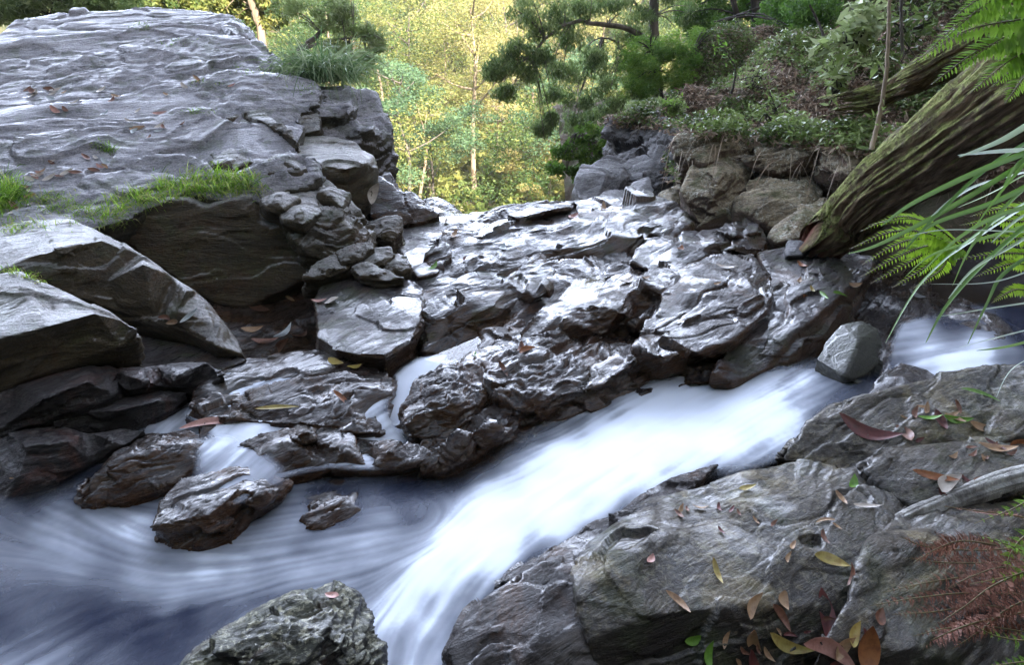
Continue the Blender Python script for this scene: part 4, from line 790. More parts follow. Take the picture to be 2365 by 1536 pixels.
# hillside trees one can tell apart
HT = [(1095, 440, 50, 13.0, 3.4, 'tall pale-trunked gum tree standing alone in the middle of the sunlit slope', .7, 21, M_FOREST),
      (1000, 470, 46, 6.5, 3.2, 'bluish-green bushy tree low in the valley just left of the pale gum', .3, 3, M_BLUEG),
      (945, 450, 40, 7.0, 3.0, 'blue-green feathery tree beside the hanging mossy boulder', .4, 8, M_BLUEG),
      (1330, 410, 44, 7.0, 3.0, 'dark olive tree above the blue-grey boulder', .3, 4, M_BLUEG),
      (1240, 470, 48, 4.0, 2.6, 'small pale shrub tree right over the brink of the ledge', .8, 6, M_FOREST),
      (960, 330, 55, 10.0, 3.2, 'light green tree against the slope above the feathery tree', .45, 9, M_FOREST),
      (1165, 330, 58, 11.0, 3.6, 'broad yellowish tree up the slope, right of the pale gum', .8, 12, M_FOREST)]
for u, v, y, h, sp_, lab, tone, sd_, m_ in HT:
    p = PY(u, v, y); make_tree('gum_tree' if h > 9 else 'tree', lab, 'tree', tuple(p), h, sp_, m_, M_TRUNK_P if sd_ == 21 else M_TRUNK_G, 11000, .15, tone, nb=11, ncl=4, seed=sd_, crown0=.5 if sd_ == 21 else .2, rad=h * .12, droop=.1, aspect=.5)
# ================================================================== NEAR AND MIDDLE VEGETATION
from mathutils.bvhtree import BVHTree
def limb_tree(name, label, cat, limbs, clumps_px, mat, bark, nleaf, size, rad, tone=.4, aspect=.3, droop=.6, group=None, seed=0, flat=.7, twigs=0):
    """limbs: [(list of picture points with distance, r0, r1)]; foliage in clumps round real points"""
    base = PY(*limbs[0][0][0]); t = thing(name, label, cat, base, group)
    paths = []
    for pts, r0, r1 in limbs:
        c = curve([PY(*p) for p in pts], 16, .01 * r0 / .05); paths.append((c, np.linspace(r0, r1, 16)))
    cl = np.array([PY(*p[:3]) for p in clumps_px]); rr = np.array([p[3] if len(p) > 3 else rad for p in clumps_px])
    allp = np.concatenate([p for p, _ in paths])
    for c in cl:
        for _ in range(twigs):
            a = allp[np.argmin(((allp - c) ** 2).sum(1))]; e = c + unit(1)[0] * rad * .6
            paths.append((curve([a, (a + e) / 2 + [0, 0, .1 * np.linalg.norm(e - a)], e], 6), np.linspace(.012, .004, 6)))
    V, Q = tubes(paths, 8); new_mesh('trunk', V - base, Q, bark, parent=t)
    # sub-clusters make the outline uneven
    ns = 14; sub = (cl[:, None] + unit(len(cl) * ns).reshape(-1, ns, 3) * rr[:, None, None] * rng.uniform(.2, 1, (len(cl), ns, 1)) * [1, 1, flat]).reshape(-1, 3)
    ck = rng.uniform(-.2, .25, len(sub)); pts, k = clumps(sub, float(rr.mean()) * .42, nleaf, .8)
    V, q, c = leaves(pts, size, aspect, droop, cc=tone + ck[k]); new_mesh('crown', V - base, q, mat, parent=t, smooth=False, attrs={'c': c})
    return t
limb_tree('gum_tree', 'gum tree on the right bank whose long bare limb arches left over the valley', 'tree',
          [([(1516, 330, 11), (1512, 150, 11), (1508, 0, 11), (1506, -260, 11)], .085, .06),
           ([(1512, 110, 11), (1480, 80, 10.8), (1430, 62, 10.5), (1370, 52, 10.2), (1320, 52, 10), (1270, 80, 9.8), (1225, 130, 9.7)], .05, .012),
           ([(1512, 160, 11), (1440, 118, 10.9), (1425, 95, 10.8), (1390, 85, 10.7)], .03, .01), ([(1425, 110, 10.9), (1460, 98, 10.8), (1480, 95, 10.7)], .015, .006),
           ([(1508, 30, 11), (1470, 10, 10.8), (1440, -30, 10.6)], .03, .01)],
          [(1215, 20, 9.8, .35), (1240, 70, 9.8, .3), (1200, 110, 9.7, .28), (1170, 155, 9.7, .26), (1215, 165, 9.7, .24), (1140, 170, 9.6, .16), (1245, 130, 9.8, .22), (1165, 215, 9.8, .14), (1290, 30, 10, .3), (1350, 15, 10.2, .35), (1320, 90, 10, .3), (1410, 15, 10.4, .3), (1300, 160, 10.2, .3),
           (1350, 150, 10.4, .35), (1290, 220, 10.4, .28), (1345, 235, 10.5, .35), (1400, 200, 10.7, .3), (1380, 130, 10.6, .3), (1440, 150, 10.8, .3), (1330, 290, 10.6, .24), (1270, 270, 10.5, .16), (1390, 270, 10.8, .3), (1430, 240, 10.8, .25), (1460, 30, 10.7, .3), (1550, -20, 11, .5), (1400, 320, 10.8, .2), (1250, 300, 10.4, .12), (1455, 75, 10.8, .25), (1580, 40, 11.5, .35)],
          M_EUC, M_TRUNK_G, 26000, .075, .3, tone=.5, aspect=.2, droop=.9, twigs=3)
limb_tree('tree', 'twin-stemmed dark tree high on the right bank', 'tree',
          [([(1725, 110, 11), (1745, 40, 11), (1735, -200, 11)], .07, .05), ([(1725, 95, 11), (1700, 30, 11), (1680, -150, 11)], .05, .03), ([(1728, 80, 11), (1690, 55, 10.8), (1650, 50, 10.6)], .02, .008)],
          [(1640, 10, 11.5, .5), (1700, 20, 11.6, .5), (1790, 10, 11.2, .5), (1620, 60, 11.4, .4), (1680, 85, 11, .4), (1770, 70, 10.6, .35), (1840, 20, 9.6, .45), (1890, 40, 9, .35)],
          M_BUSH, M_TRUNK_D, 22000, .07, .45, tone=.3, aspect=.3, twigs=3)
limb_tree('bush', 'soft bright green she-oak bush around the foot of the gum tree', 'bush',
          [([(1530, 260, 9.2), (1525, 180, 9.2), (1500, 110, 9.2)], .03, .01), ([(1532, 250, 9.2), (1570, 170, 9.2), (1600, 120, 9.2)], .025, .01)],
          [(1480, 130, 9.2, .3), (1520, 110, 9.2, .3), (1560, 130, 9.2, .32), (1470, 190, 9.1, .28), (1520, 180, 9.0, .32), (1580, 190, 9.1, .3), (1620, 140, 9.3, .28), (1630, 90, 9.5, .25), (1490, 220, 9, .2)],
          M_BUSH, M_TRUNK_D, 24000, .06, .3, tone=.62, aspect=.12, droop=-.3, twigs=4)
limb_tree('bush', 'loose light green bush on the cliff corner over the blue-grey boulders', 'bush',
          [([(1490, 300, 7.4), (1470, 250, 7.4)], .012, .005)],
          [(1460, 255, 7.3, .12), (1490, 270, 7.2, .12), (1440, 280, 7.3, .1), (1520, 245, 7.3, .1), (1470, 290, 7.1, .1), (1560, 250, 7.2, .1)], M_HERB, M_TRUNK_D, 1900, .055, .12, tone=.75, aspect=.35, twigs=4)
limb_tree('tree', 'low tree leaning out from the right bank above the blue-grey boulder', 'tree',
          [([(1430, 400, 9), (1390, 340, 9), (1330, 300, 9)], .03, .01)],
          [(1330, 330, 9, .2), (1370, 310, 9, .22), (1300, 350, 9, .16), (1390, 350, 9, .2), (1350, 370, 9, .15), (1290, 390, 9.2, .14), (1330, 400, 9.2, .15)], M_BUSH, M_TRUNK_G, 6500, .055, .2, tone=.5, aspect=.35, twigs=5)
limb_tree('tree', 'dark feathery tree behind the grass tussock at the end of the slab', 'tree',
          [([(640, 200, 13), (700, 110, 13), (760, 60, 13)], .07, .03), ([(700, 110, 13), (780, 90, 12.8), (850, 80, 12.6)], .03, .01)],
          [(680, 20, 13, .4), (740, 40, 13, .4), (800, 60, 12.8, .4), (850, 75, 12.7, .3), (790, 110, 12.7, .4), (840, 140, 12.6, .3), (800, 20, 12.8, .3), (870, 100, 12.6, .18), (815, 170, 12.6, .25), (780, 10, 13, .25)],
          M_EUC, M_TRUNK_G, 9000, .085, .35, tone=.75, aspect=.25, droop=.4, twigs=4)
limb_tree('gum_tree', 'pale-stemmed gum tree rising behind the far rim of the slab', 'tree',
          [([(618, 200, 16), (600, 60, 16), (578, 0, 16), (560, -120, 16)], .10, .06)],
          [(520, -10, 16, .6), (640, -10, 16, .5), (560, 20, 16.5, .4), (620, 40, 16.3, .35)], M_FOREST, M_TRUNK_P, 9000, .11, .5, tone=.4, aspect=.35, twigs=4)
limb_tree('gum_tree', 'second pale trunk at the top edge behind the middle of the slab', 'tree',
          [([(420, 80, 17), (424, 0, 17), (430, -120, 17)], .12, .08)], [(400, -20, 17, .6), (470, 0, 17, .45), (350, 5, 17, .4)], M_FOREST, M_TRUNK_P, 6000, .12, .5, tone=.35, aspect=.35, twigs=4)
limb_tree('tree', 'dark green tree over the far left corner of the slab', 'tree',
          [([(120, 120, 11), (130, 0, 11), (120, -100, 11)], .08, .05)], [(20, 5, 11, .45), (90, -5, 11, .45), (170, 0, 11, .45), (240, 0, 11, .4), (-40, 20, 11, .4)], M_EUC, M_TRUNK_D, 12000, .09, .45, tone=.55, aspect=.3, twigs=3)

# ------------------------------------------------------------------ blades, straps
def blades(paths, widths, cc, taper=.85):
    """paths NxKx3 -> folded ribbons"""
    P = np.asarray(paths, float); n, k, _ = P.shape; T = np.gradient(P, axis=1); T /= np.linalg.norm(T, axis=2)[:, :, None] + 1e-9
    ref = unit(n)[:, None, :] * .5 + np.array([0, -.3, .6]); s = np.cross(T, ref); s /= np.linalg.norm(s, axis=2)[:, :, None] + 1e-9
    f = np.linspace(0, 1, k); w = np.asarray(widths)[:, None] * (1 - f ** 2.2 * taper)[None] * np.minimum(1, .55 + f * 3)[None]
    nn = np.cross(s, T)
    L = P - s * w[:, :, None] * .5; Rr = P + s * w[:, :, None] * .5; M = P - nn * w[:, :, None] * .18
    V = np.stack([L, M, Rr], 2).reshape(-1, 3); i = np.arange(n * k * 3).reshape(n, k, 3)
    q = np.concatenate([np.stack([i[:, :-1, a], i[:, :-1, a + 1], i[:, 1:, a + 1], i[:, 1:, a]], -1).reshape(-1, 4) for a in (0, 1)])
    c = np.clip(np.asarray(cc)[:, None] + f[None] * .12, 0, 1); return V, q, np.repeat(c.ravel(), 3)
def arc(base, dirs, length, droop, k=6):
    """base Nx3, dirs Nx3, arching under gravity"""
    t = np.linspace(0, 1, k)[None, :, None]; L = np.asarray(length)[:, None, None]
    P = base[:, None] + dirs[:, None] * L * t; P[:, :, 2] -= (np.asarray(droop)[:, None] * L[:, :, 0] * (t[:, :, 0] ** 2)); return P
# ray casting on the built rocks
bpy.context.view_layer.update()
def bvh_of(objs):
    V, Q, off = [], [], 0
    for o in objs:
        v, _ = me_arrays(o.data); v = v + np.array(o.location, np.float32)
        f = np.empty(len(o.data.loops), np.int32); o.data.loops.foreach_get('vertex_index', f)
        s = np.empty(len(o.data.polygons), np.int32); o.data.polygons.foreach_get('loop_total', s)
        if (s == 4).all(): Q.append(f.reshape(-1, 4) + off)
        else:
            p = 0
            Q.append(np.array([list(pp.vertices) + [pp.vertices[-1]] * (4 - len(pp.vertices)) for pp in o.data.polygons if len(pp.vertices) <= 4]) + off)
        V.append(v); off += len(v)
    V = np.concatenate(V); Q = np.concatenate(Q)
    T = np.concatenate([Q[:, [0, 1, 2]], Q[:, [0, 2, 3]]])
    return BVHTree.FromPolygons(V.tolist(), T.tolist(), all_triangles=True)
banks = [o for o in S.objects if o.name.startswith('bank')]
BVH = bvh_of(ROCKS + banks)
def hit(u, v):
    d = ray(u, v); d /= np.linalg.norm(d); r = BVH.ray_cast(Vector((0, 0, H)), Vector(d), 60)
    if r[0] is None: return None
    n = r[1] if r[1].dot(Vector(d)) < 0 else -r[1]; return np.array(r[0]), np.array(n)
def drop(x, y):
    r = BVH.ray_cast(Vector((x, y, 12)), Vector((0, 0, -1)), 30)
    if r[0] is None: return None
    n = r[1] if r[1].z > 0 else -r[1]; return np.array(r[0]), np.array(n)

# grass strip on the slab edge
def grass_patch(name, label, spots, n, length, width, tone=.5, mat=None):
    B = []
    while len(B) < n:
        (u, v, ru, rv) = spots[rng.randint(len(spots))]; a = rng.normal(0, .5, 2); h = hit(u + a[0] * ru, v + a[1] * rv)
        if h is not None: B.append(h[0] - [0, 0, .01])
    B = np.array(B); d = unit(n) * .65; d[:, 2] = 1; d[:, 0] += .25; d /= np.linalg.norm(d, axis=1)[:, None]
    P = arc(B, d, length * rng.uniform(.3, 1.25, n) * (.75 + .6 * pn(B * 9)), rng.uniform(.2, 1.3, n), 5)
    V, q, c = blades(P, width * rng.uniform(.6, 1.2, n), tone + rng.normal(0, .28, n))
    base = B.mean(0); o = new_mesh(name, V, q, mat or M_GRASS, loc=base, attrs={'c': c}); tag(o, label, 'grass', None, 'stuff'); return o
grass_patch('grass', 'bright green grass growing along the ledge above the big dark block', [(430, 425, 60, 30), (500, 420, 60, 32), (560, 425, 45, 28), (480, 440, 70, 14), (380, 440, 40, 24), (330, 455, 40, 20), (280, 470, 40, 20)], 3000, .14, .005, .55)
grass_patch('grass', 'thin grass trailing down the slab above the left-hand rocks', [(220, 490, 50, 22), (180, 500, 40, 24), (250, 505, 40, 20), (60, 520, 60, 16), (20, 530, 40, 14), (120, 460, 60, 16), (130, 475, 50, 20)], 1500, .10, .004, .55)
grass_patch('grass', 'tuft of bright grass on top of the rocks at the left edge', [(30, 628, 30, 8), (70, 640, 20, 6), (10, 625, 20, 8), (90, 650, 18, 5)], 320, .085, .004, .6)
grass_patch('grass', 'tall olive grass at the left margin of the slab', [(10, 440, 30, 40), (30, 455, 30, 24), (-10, 470, 30, 30)], 800, .22, .005, .3)
grass_patch('grass', 'sparse moss and grass specks on the upper slab', [(330, 60, 30, 10), (410, 95, 50, 12), (560, 165, 60, 14), (480, 190, 70, 12), (230, 335, 24, 18), (450, 255, 40, 8), (650, 165, 40, 14), (700, 205, 30, 14), (560, 45, 26, 8), (250, 345, 20, 10)], 1700, .055, .005, .3)
# tussock
def tussock(name, label, u, v, y, n, L, wd, mat, tone=.4, spread=.12, cat='plant', side=.0, up=1.0):
    b = PY(u, v, y); t = thing(name, label, cat, b); B = b + rng.normal(0, 1, (n, 3)) * [spread, spread, .02]
    d = unit(n) * [1, 1, .3]; d[:, 2] = np.abs(d[:, 2]) + up; d[:, 0] += side; d /= np.linalg.norm(d, axis=1)[:, None]
    P = arc(B, d, L * rng.uniform(.5, 1.15, n), rng.uniform(.35, 1.1, n), 9); V, q, c = blades(P, wd * rng.uniform(.6, 1.2, n), tone + rng.normal(0, .22, n))
    new_mesh('leaves', V - b, q, mat, parent=t, attrs={'c': c}); return t
tussock('grass_tussock', 'large arching dark green grass tussock on the edge of the slab', 745, 185, 5.75, 520, .72, .012, M_TUSS, .55, .11)

# ------------------------------------------------------------------ log
M_LOG = NT('mossy_rotten_log'); t = M_LOG
ax = t.n('ShaderNodeAttribute', attribute_name='ax').outputs['Fac']; an = t.n('ShaderNodeAttribute', attribute_name='an').outputs['Fac']; en = t.n('ShaderNodeAttribute', attribute_name='end').outputs['Fac']
cx = t.n('ShaderNodeCombineXYZ'); t.link(t.math('MULTIPLY', ax, 3.0), cx.inputs[0]); t.link(t.math('MULTIPLY', an, 9), cx.inputs[1])
n1 = t.noise(cx.outputs[0], 3.2, 8, .7, .3); pos = t.n('ShaderNodeNewGeometry'); nz = t.n('ShaderNodeSeparateXYZ'); t.link(pos.outputs['Normal'], nz.inputs[0])
n2 = t.noise(pos.outputs['Position'], 5, 7, .7); n3 = t.noise(pos.outputs['Position'], 60, 4, .7)
wood = t.mix(t.mapr(n1, .35, .65), (.28, .19, .12), (.08, .05, .03)); wood = t.mix(t.mapr(en, .2, .8), wood, (.16, .06, .04))
mossc = t.mix(t.mapr(n3, .3, .7), (.16, .20, .05), (.37, .37, .14)); mossc = t.mix(t.mapr(t.noise(pos.outputs['Position'], 13, 6, .75, .5), .45, .6), mossc, (.10, .08, .045))
mf = t.math('MULTIPLY', t.mapr(t.math('ADD', nz.outputs['Z'], t.math('MULTIPLY', n2, 1.2)), .2, .75), t.mapr(en, .0, .5, 1, 0))
t.link(t.mix(mf, wood, mossc), t.b.inputs['Base Color']); t.b.inputs['Roughness'].default_value = .9; t.b.inputs['Specular IOR Level'].default_value = .2
b = t.n('ShaderNodeBump'); b.inputs['Distance'].default_value = .035; b.inputs['Strength'].default_value = .9; t.link(t.math('ADD', n1, t.math('MULTIPLY', n3, .25)), b.inputs['Height']); t.link(b.outputs[0], t.b.inputs['Normal'])
M_LOG = M_LOG.m
def log(name, label, pts, radii, cat='log', seed=0, na=150, nl=330, brk=.12, ridge=.16, flat=1.0, rot=.0):
    P = curve([PY(*p) for p in pts], nl); r = np.interp(np.linspace(0, 1, nl), np.linspace(0, 1, len(radii)), radii)
    T = np.gradient(P, axis=0); T /= np.linalg.norm(T, axis=1)[:, None]; a = np.cross(T, [0, 0, 1.]); a /= np.linalg.norm(a, axis=1)[:, None]; b = np.cross(a, T)
    th = np.linspace(0, 2 * np.pi, na, endpoint=False); TH, AX = np.meshgrid(th, np.linspace(0, 1, nl))
    s = np.linalg.norm(P[-1] - P[0]); q = np.stack([np.cos(TH) * 2.2, np.sin(TH) * 2.2, AX * s * 1.1], -1).reshape(-1, 3) + seed
    d = fbm(q * [1.3, 1.3, .8], 3) * 1.1 + (1 - np.abs(pn(q * [3.2, 3.2, 1.1])) * 2) * .4 + (1 - np.abs(pn(q * [8, 8, 2.4] + 9)) * 2) * .34 + fbm(q * [14, 14, 2.5], 3) * .3 + fbm(q * [5, 5, 6], 4) * .55 + fbm(q * [16, 16, 14], 3) * .22
    rr = r.repeat(na) * (1 + ridge * d); sh = brk * (pn(np.stack([np.cos(TH) * 3, np.sin(TH) * 3, TH * 0 + seed], -1).reshape(-1, 3)) * (1 - AX.ravel()) ** 6 * 3)
    V = P.repeat(na, 0) + a.repeat(na, 0) * (rr * np.cos(TH.ravel()))[:, None] + b.repeat(na, 0) * (rr * np.sin(TH.ravel()) * flat)[:, None] + T.repeat(na, 0) * sh[:, None]
    i = np.arange(nl * na).reshape(nl, na); j = np.roll(i, -1, 1); Q = np.stack([i[:-1], j[:-1], j[1:], i[1:]], -1).reshape(-1, 4)
    o = new_mesh(name, V, Q, M_LOG, loc=P[0], attrs={'ax': AX.ravel() * s, 'an': np.abs(TH.ravel() / np.pi - 1), 'end': sstep(.26, .06, AX.ravel()) * rot}); tag(o, label, cat); return o
L1 = log('fallen_log', 'thick rotten mossy log slanting down from the right to the stream, its broken end red-brown',
    [(1890, 578, 4.0), (1925, 535, 3.92), (1975, 490, 3.85), (2080, 400, 3.6), (2200, 325, 3.35), (2365, 215, 3.05), (2560, 90, 2.75)], [.09, .125, .145, .165, .19, .21, .22], seed=3, ridge=.17, brk=.30, rot=1.0)
L2 = log('mossy_root', 'thinner mossy trunk above the thick log with a knobbly end', [(2085, 190, 4.3), (2120, 172, 4.2), (2200, 125, 4.05), (2320, 60, 3.85), (2480, -40, 3.6)], [.05, .08, .075, .09, .10], 'log', 8, 90, 200, ridge=.16)
L3 = log('mossy_root', 'crooked moss-covered root sticking out over the dark hollow behind the log', [(1968, 235, 4.75), (2010, 228, 4.7), (2080, 200, 4.65), (2170, 165, 4.6), (2280, 130, 4.6)], [.06, .075, .06, .06, .07], 'root', 5, 80, 160, ridge=.28)
log('surface_root', 'pale grey root lying over the rocks at the right margin', [(2062, 1212, 1.63), (2120, 1192, 1.66), (2220, 1150, 1.70), (2330, 1112, 1.73), (2480, 1080, 1.75)], [.018, .03, .03, .034, .036], 'root', 12, 60, 200, ridge=.2, brk=.01)
for o in (bpy.data.objects['surface_root'],):
    o.data.materials[0] = bark_mat('pale_root_bark', (.42, .41, .38), (.12, .11, .10), 12)
# thin stems
def stem(name, label, pts, r0, r1, mat, cat='stem', lf=None):
    P = [PY(*p) for p in pts]; t = thing(name, label, cat, P[0]); c = curve(P, 30, r0 * .12); V, Q = tubes([(c, np.linspace(r0, r1, 30))], 7); new_mesh('stalk', V - P[0], Q, mat, parent=t)
    if lf:
        n, rad, sz, m, tone = lf; k = rng.randint(4, 30, n); C = c[k] + unit(n) * rad * rng.rand(n)[:, None]
        V, q, cc = leaves(C, sz, .35, .3, cc=np.full(n, tone)); new_mesh('leaves', V - P[0], q, m, parent=t, smooth=False, attrs={'c': cc})
    return t
stem('sapling', 'thin bare pale sapling stem hanging in front of the mossy roots', [(2012, 345, 3.85), (2035, 250, 3.9), (2050, 120, 3.95), (2054, -40, 4.0)], .014, .008, M_TRUNK_P, 'sapling', (26, .1, .06, M_HERB, .5))
stem('dead_stem', 'leaning dead brown stem among the plants of the upper bank', [(1918, 150, 5.6), (1905, 90, 5.7), (1885, 40, 5.8), (1870, 10, 5.8)], .013, .007, M_TRUNK_D, 'stem')
stem('sapling', 'dark little sapling growing out of the creepers on the bank', [(1690, 215, 7), (1698, 160, 7), (1672, 110, 7), (1660, 90, 7)], .012, .006, M_TRUNK_D, 'sapling', (60, .12, .05, M_BUSH, .6))
stem('vine', 'slim vertical vine at the top of the bank left of the bright fern', [(2085, 130, 5), (2082, 60, 5), (2080, -40, 5)], .012, .01, M_TRUNK_G, 'vine')
# leafy shrubs on the bank
def shrub(name, label, u, v, y, rad, n, size, mat, tone, droop=.3, aspect=.3):
    b = PY(u, v, y); t = thing(name, label, 'shrub', b); st_ = [curve([b + [0, 0, -.1], b + unit(1)[0] * rad * .4, b + unit(1)[0] * rad], 8) for _ in range(9)]
    V, Q = tubes([(s_, np.linspace(.008, .003, 8)) for s_ in st_], 5); new_mesh('stems', V - b, Q, M_TRUNK_D, parent=t)
    ends = np.concatenate([s_[3:] for s_ in st_]); C, k = clumps(ends, rad * .4, n, .9); V, q, c = leaves(C, size, aspect, droop, cc=np.full(n, tone)); new_mesh('leaves', V - b, q, mat, parent=t, smooth=False, attrs={'c': c}); return t
for a in [('long-leaved silvery green shrub beside the bare sapling stem', 1975, 75, 5.3, .26, 420, .12, M_HERB, .9), ('small drooping shrub just below the silvery one', 1930, 190, 5.4, .16, 200, .09, M_HERB, .75),
          ('glossy shrub in the shade at the top of the bank', 2110, 40, 5.2, .3, 420, .07, M_HERB, .3), ('low shrub with pale leaves at the brow of the bank', 1740, 180, 7.2, .22, 420, .05, M_HERB, .7),
          ('feathery yellow-green shrub where the bank meets the cliff', 1540, 260, 7.3, .22, 500, .05, M_BUSH, .85), ('dark trailing shrub in front of the rock shelf', 1790, 260, 6.0, .2, 420, .05, M_HERB, .5)]:
    shrub('shrub', *a)

# ground cover and litter on the bank (uncountable)
n = 0; HB, HC, LB, LN = [], [], [], []
tries = 0
while tries < 16000:
    tries += 1
    u, v = rng.uniform(1400, 2330), rng.uniform(-60, 420)
    low = v > 300 + (u - 1500) * .12 and u < 2000
    h = hit(u, v)
    if h is None or h[0][1] < 3.8: continue
    k = float(pn(np.array([h[0] * 1.7]))[0])
    if low and (k < .34 or h[0][1] < 4.9 or h[1][2] < .35): continue
    if k > .02: HB.append(h[0] + h[1] * .01)
    if rng.rand() < .75: LB.append(h[0] + h[1] * .008)
HB = np.array(HB); m = 7; C = (HB[:, None] + unit(len(HB) * m).reshape(-1, m, 3) * [.07, .07, .05] + [0, 0, .04]).reshape(-1, 3)
V, q, c = leaves(C, .042, .42, .2, .8, cc=np.repeat(.35 + pn(HB * 2.5) * .6, m)); o = new_mesh('ground_cover', V, q, M_HERB, smooth=False, attrs={'c': c}); tag(o, 'creeping small-leaved plants matting the right bank', 'ground cover', kind='stuff')
LB = np.array(LB); m = 4; C = (LB[:, None] + unit(len(LB) * m).reshape(-1, m, 3) * [.09, .09, .02]).reshape(-1, 3)
V, q, c = leaves(C, .06, .28, 0, .5); o = new_mesh('leaf_litter', V, q, M_DRY, smooth=False, attrs={'c': c}); tag(o, 'dry leaves and twigs littering the soil of the right bank', 'leaf litter', kind='stuff')
B = LB[rng.randint(0, len(LB), 2600)]; d = unit(2600); d[:, 2] = .5; P = arc(B, d, rng.uniform(.1, .32, 2600), rng.uniform(.6, 1.6, 2600), 6); V, q, c = blades(P, rng.uniform(.002, .005, 2600), rng.uniform(.3, 1, 2600))
o = new_mesh('dry_grass', V, q, M_DRY, attrs={'c': c}); tag(o, 'dry grass stalks and twigs tangled over the right bank', 'dry grass', kind='stuff')
hv = []
for _ in range(60):
    h = hit(rng.uniform(1560, 1960), rng.uniform(270, 380))
    if h is not None and h[0][1] > 3.8: hv.append(h[0] + h[1] * .03)
hv = np.array(hv); d = unit(len(hv)) * [1, 1, .3]; d[:, 1] = -np.abs(d[:, 1]) - .4; P = arc(hv, d / np.linalg.norm(d, axis=1)[:, None], rng.uniform(.12, .45, len(hv)), rng.uniform(1.0, 2.2, len(hv)), 8)
V, q, c = blades(P, rng.uniform(.003, .007, len(hv)), rng.uniform(.4, 1, len(hv))); o = new_mesh('hanging_roots', V, q, M_DRY, attrs={'c': c}); tag(o, 'thin dry roots and grass hanging over the rocks of the right bank', 'roots', kind='stuff')
# moss fuzz on the log and roots
mv, mn = [], []
for o_ in (L1, L2, L3):
    v_, n_ = me_arrays(o_.data); k = np.where((n_[:, 2] > .0))[0]; k = k[rng.randint(0, len(k), 9000 if o_ is L1 else 3000)]; kk = pn((v_[k] + np.array(o_.location)) * 5) > -.05
    C = v_[k][kk] + n_[k][kk] * .004; V, q, c = leaves(C, .016, .35, -.6, .3, cc=np.full(len(C), .45)); mo = new_mesh('moss', V, q, leaf_mat('moss', [(.06, .08, .015), (.13, .16, .03), (.22, .22, .07)], .2) if not mv else mv[0], parent=o_, smooth=False, attrs={'c': c}); mv.append(mo.data.materials[0]); mo['kind'] = 'stuff'

# ------------------------------------------------------------------ ferns
M_FERN = leaf_mat('bright_fern', [(.16, .30, .02), (.30, .50, .03), (.46, .66, .06)], .5, .5)
M_FERNG = leaf_mat('green_fern', [(.08, .19, .02), (.18, .34, .03), (.30, .48, .06)], .45, .5)
M_DEAD = leaf_mat('dead_fern', [(.08, .03, .018), (.24, .10, .065), (.50, .26, .19)], .3, .6)
def comb(path, halfw, npin, pinnules=0, tone=.5, fwd=.5, nrm=(0, -.55, .8), sag=.25, wr=.22):
    nrm = np.array(nrm) + (rng.normal(0, .35, 3) if pinnules else 0)
    """a frond: stalk plus rows of leaflets; with pinnules each leaflet is itself toothed"""
    n = len(path); T = np.gradient(path, axis=0); T /= np.linalg.norm(T, axis=1)[:, None]; N = np.array(nrm); N = N / np.linalg.norm(N)
    s = np.cross(T, N); s /= np.linalg.norm(s, axis=1)[:, None]
    V, C = [], []
    for side in (-1, 1):
        for i in range(npin):
            f = (i + .5) / npin; x = f * (n - 1); k = int(x); g = x - k; p = path[k] * (1 - g) + path[min(k + 1, n - 1)] * g
            L = halfw * (rng.uniform(.55, 1.1) if pinnules else 1) * (math.sin(math.pi * min(1, .12 + f * .9)) ** .6) * (1.05 - f * .75) * rng.uniform(.85, 1.12)
            d = s[k] * side + T[k] * fwd + N * rng.normal(0, .12); d /= np.linalg.norm(d); w = np.cross(d, N + rng.normal(0, .15, 3)); w /= np.linalg.norm(w)
            if pinnules:
                for j in range(pinnules):
                    e = (j + .5) / pinnules; pc = p + d * L * e - N * sag * L * e * e; l = L * .34 * (1.1 - e) + L * .05
                    for sd2 in (-1, 1):
                        dd = w * sd2 + d * .6; dd /= np.linalg.norm(dd); ww = d * l * .38
                        V += [pc - ww * .5, pc + dd * l * .5 - ww * .6, pc + dd * l, pc + dd * l * .4 + ww]; C += [tone + rng.normal(0, .22)] * 4
            else:
                b = L * wr * 1.5; e = p + d * L - N * sag * L; m = p + d * L * .45 - N * sag * L * .2
                V += [p, m - w * b * .5, e, m + w * b * .5]; C += [tone + rng.normal(0, .15)] * 4
    V = np.array(V); return V, np.arange(len(V)).reshape(-1, 4), np.clip(C, 0, 1)
def fern(name, label, fronds, mat, stalk, cat='fern'):
    b = PY(*fronds[0][0][0]); t = thing(name, label, cat, b)
    for pts, hw, npin, pnn, tone in fronds:
        P = curve([PY(*p) for p in pts], 24); V, q, c = comb(P, hw, npin, pnn, tone); f = new_mesh('frond', V - b, q, mat, parent=t, smooth=False, attrs={'c': c})
        V, Q = tubes([(P, np.linspace(.0028, .0008, 24))], 5); new_mesh('stalk', V - b, Q, stalk, parent=f)
    return t
M_STALK = NT('fern_stalk'); M_STALK.b.inputs['Base Color'].default_value = (.12, .09, .03, 1); M_STALK.b.inputs['Roughness'].default_value = .5; M_STALK = M_STALK.m
fl = []
tips = [((1985, 535), (2080, 500), .6), ((1962, 575), (2060, 535), .7), ((1990, 612), (2080, 560), .55), ((1988, 640), (2080, 590), .5), ((2010, 655), (2110, 600), .5), ((2060, 665), (2140, 615), .45), ((2110, 665), (2170, 625), .4), ((2005, 520), (2100, 505), .6)]
for (tx, ty), (mx_, my_), tn in tips:
    fl.append(([(2225, 575, 1.98), ((2225 + mx_) / 2, (575 + my_) / 2 - 16, 1.96), (mx_, my_, 1.94), (tx, ty, 1.9)], .042, 40, 0, tn + .15))
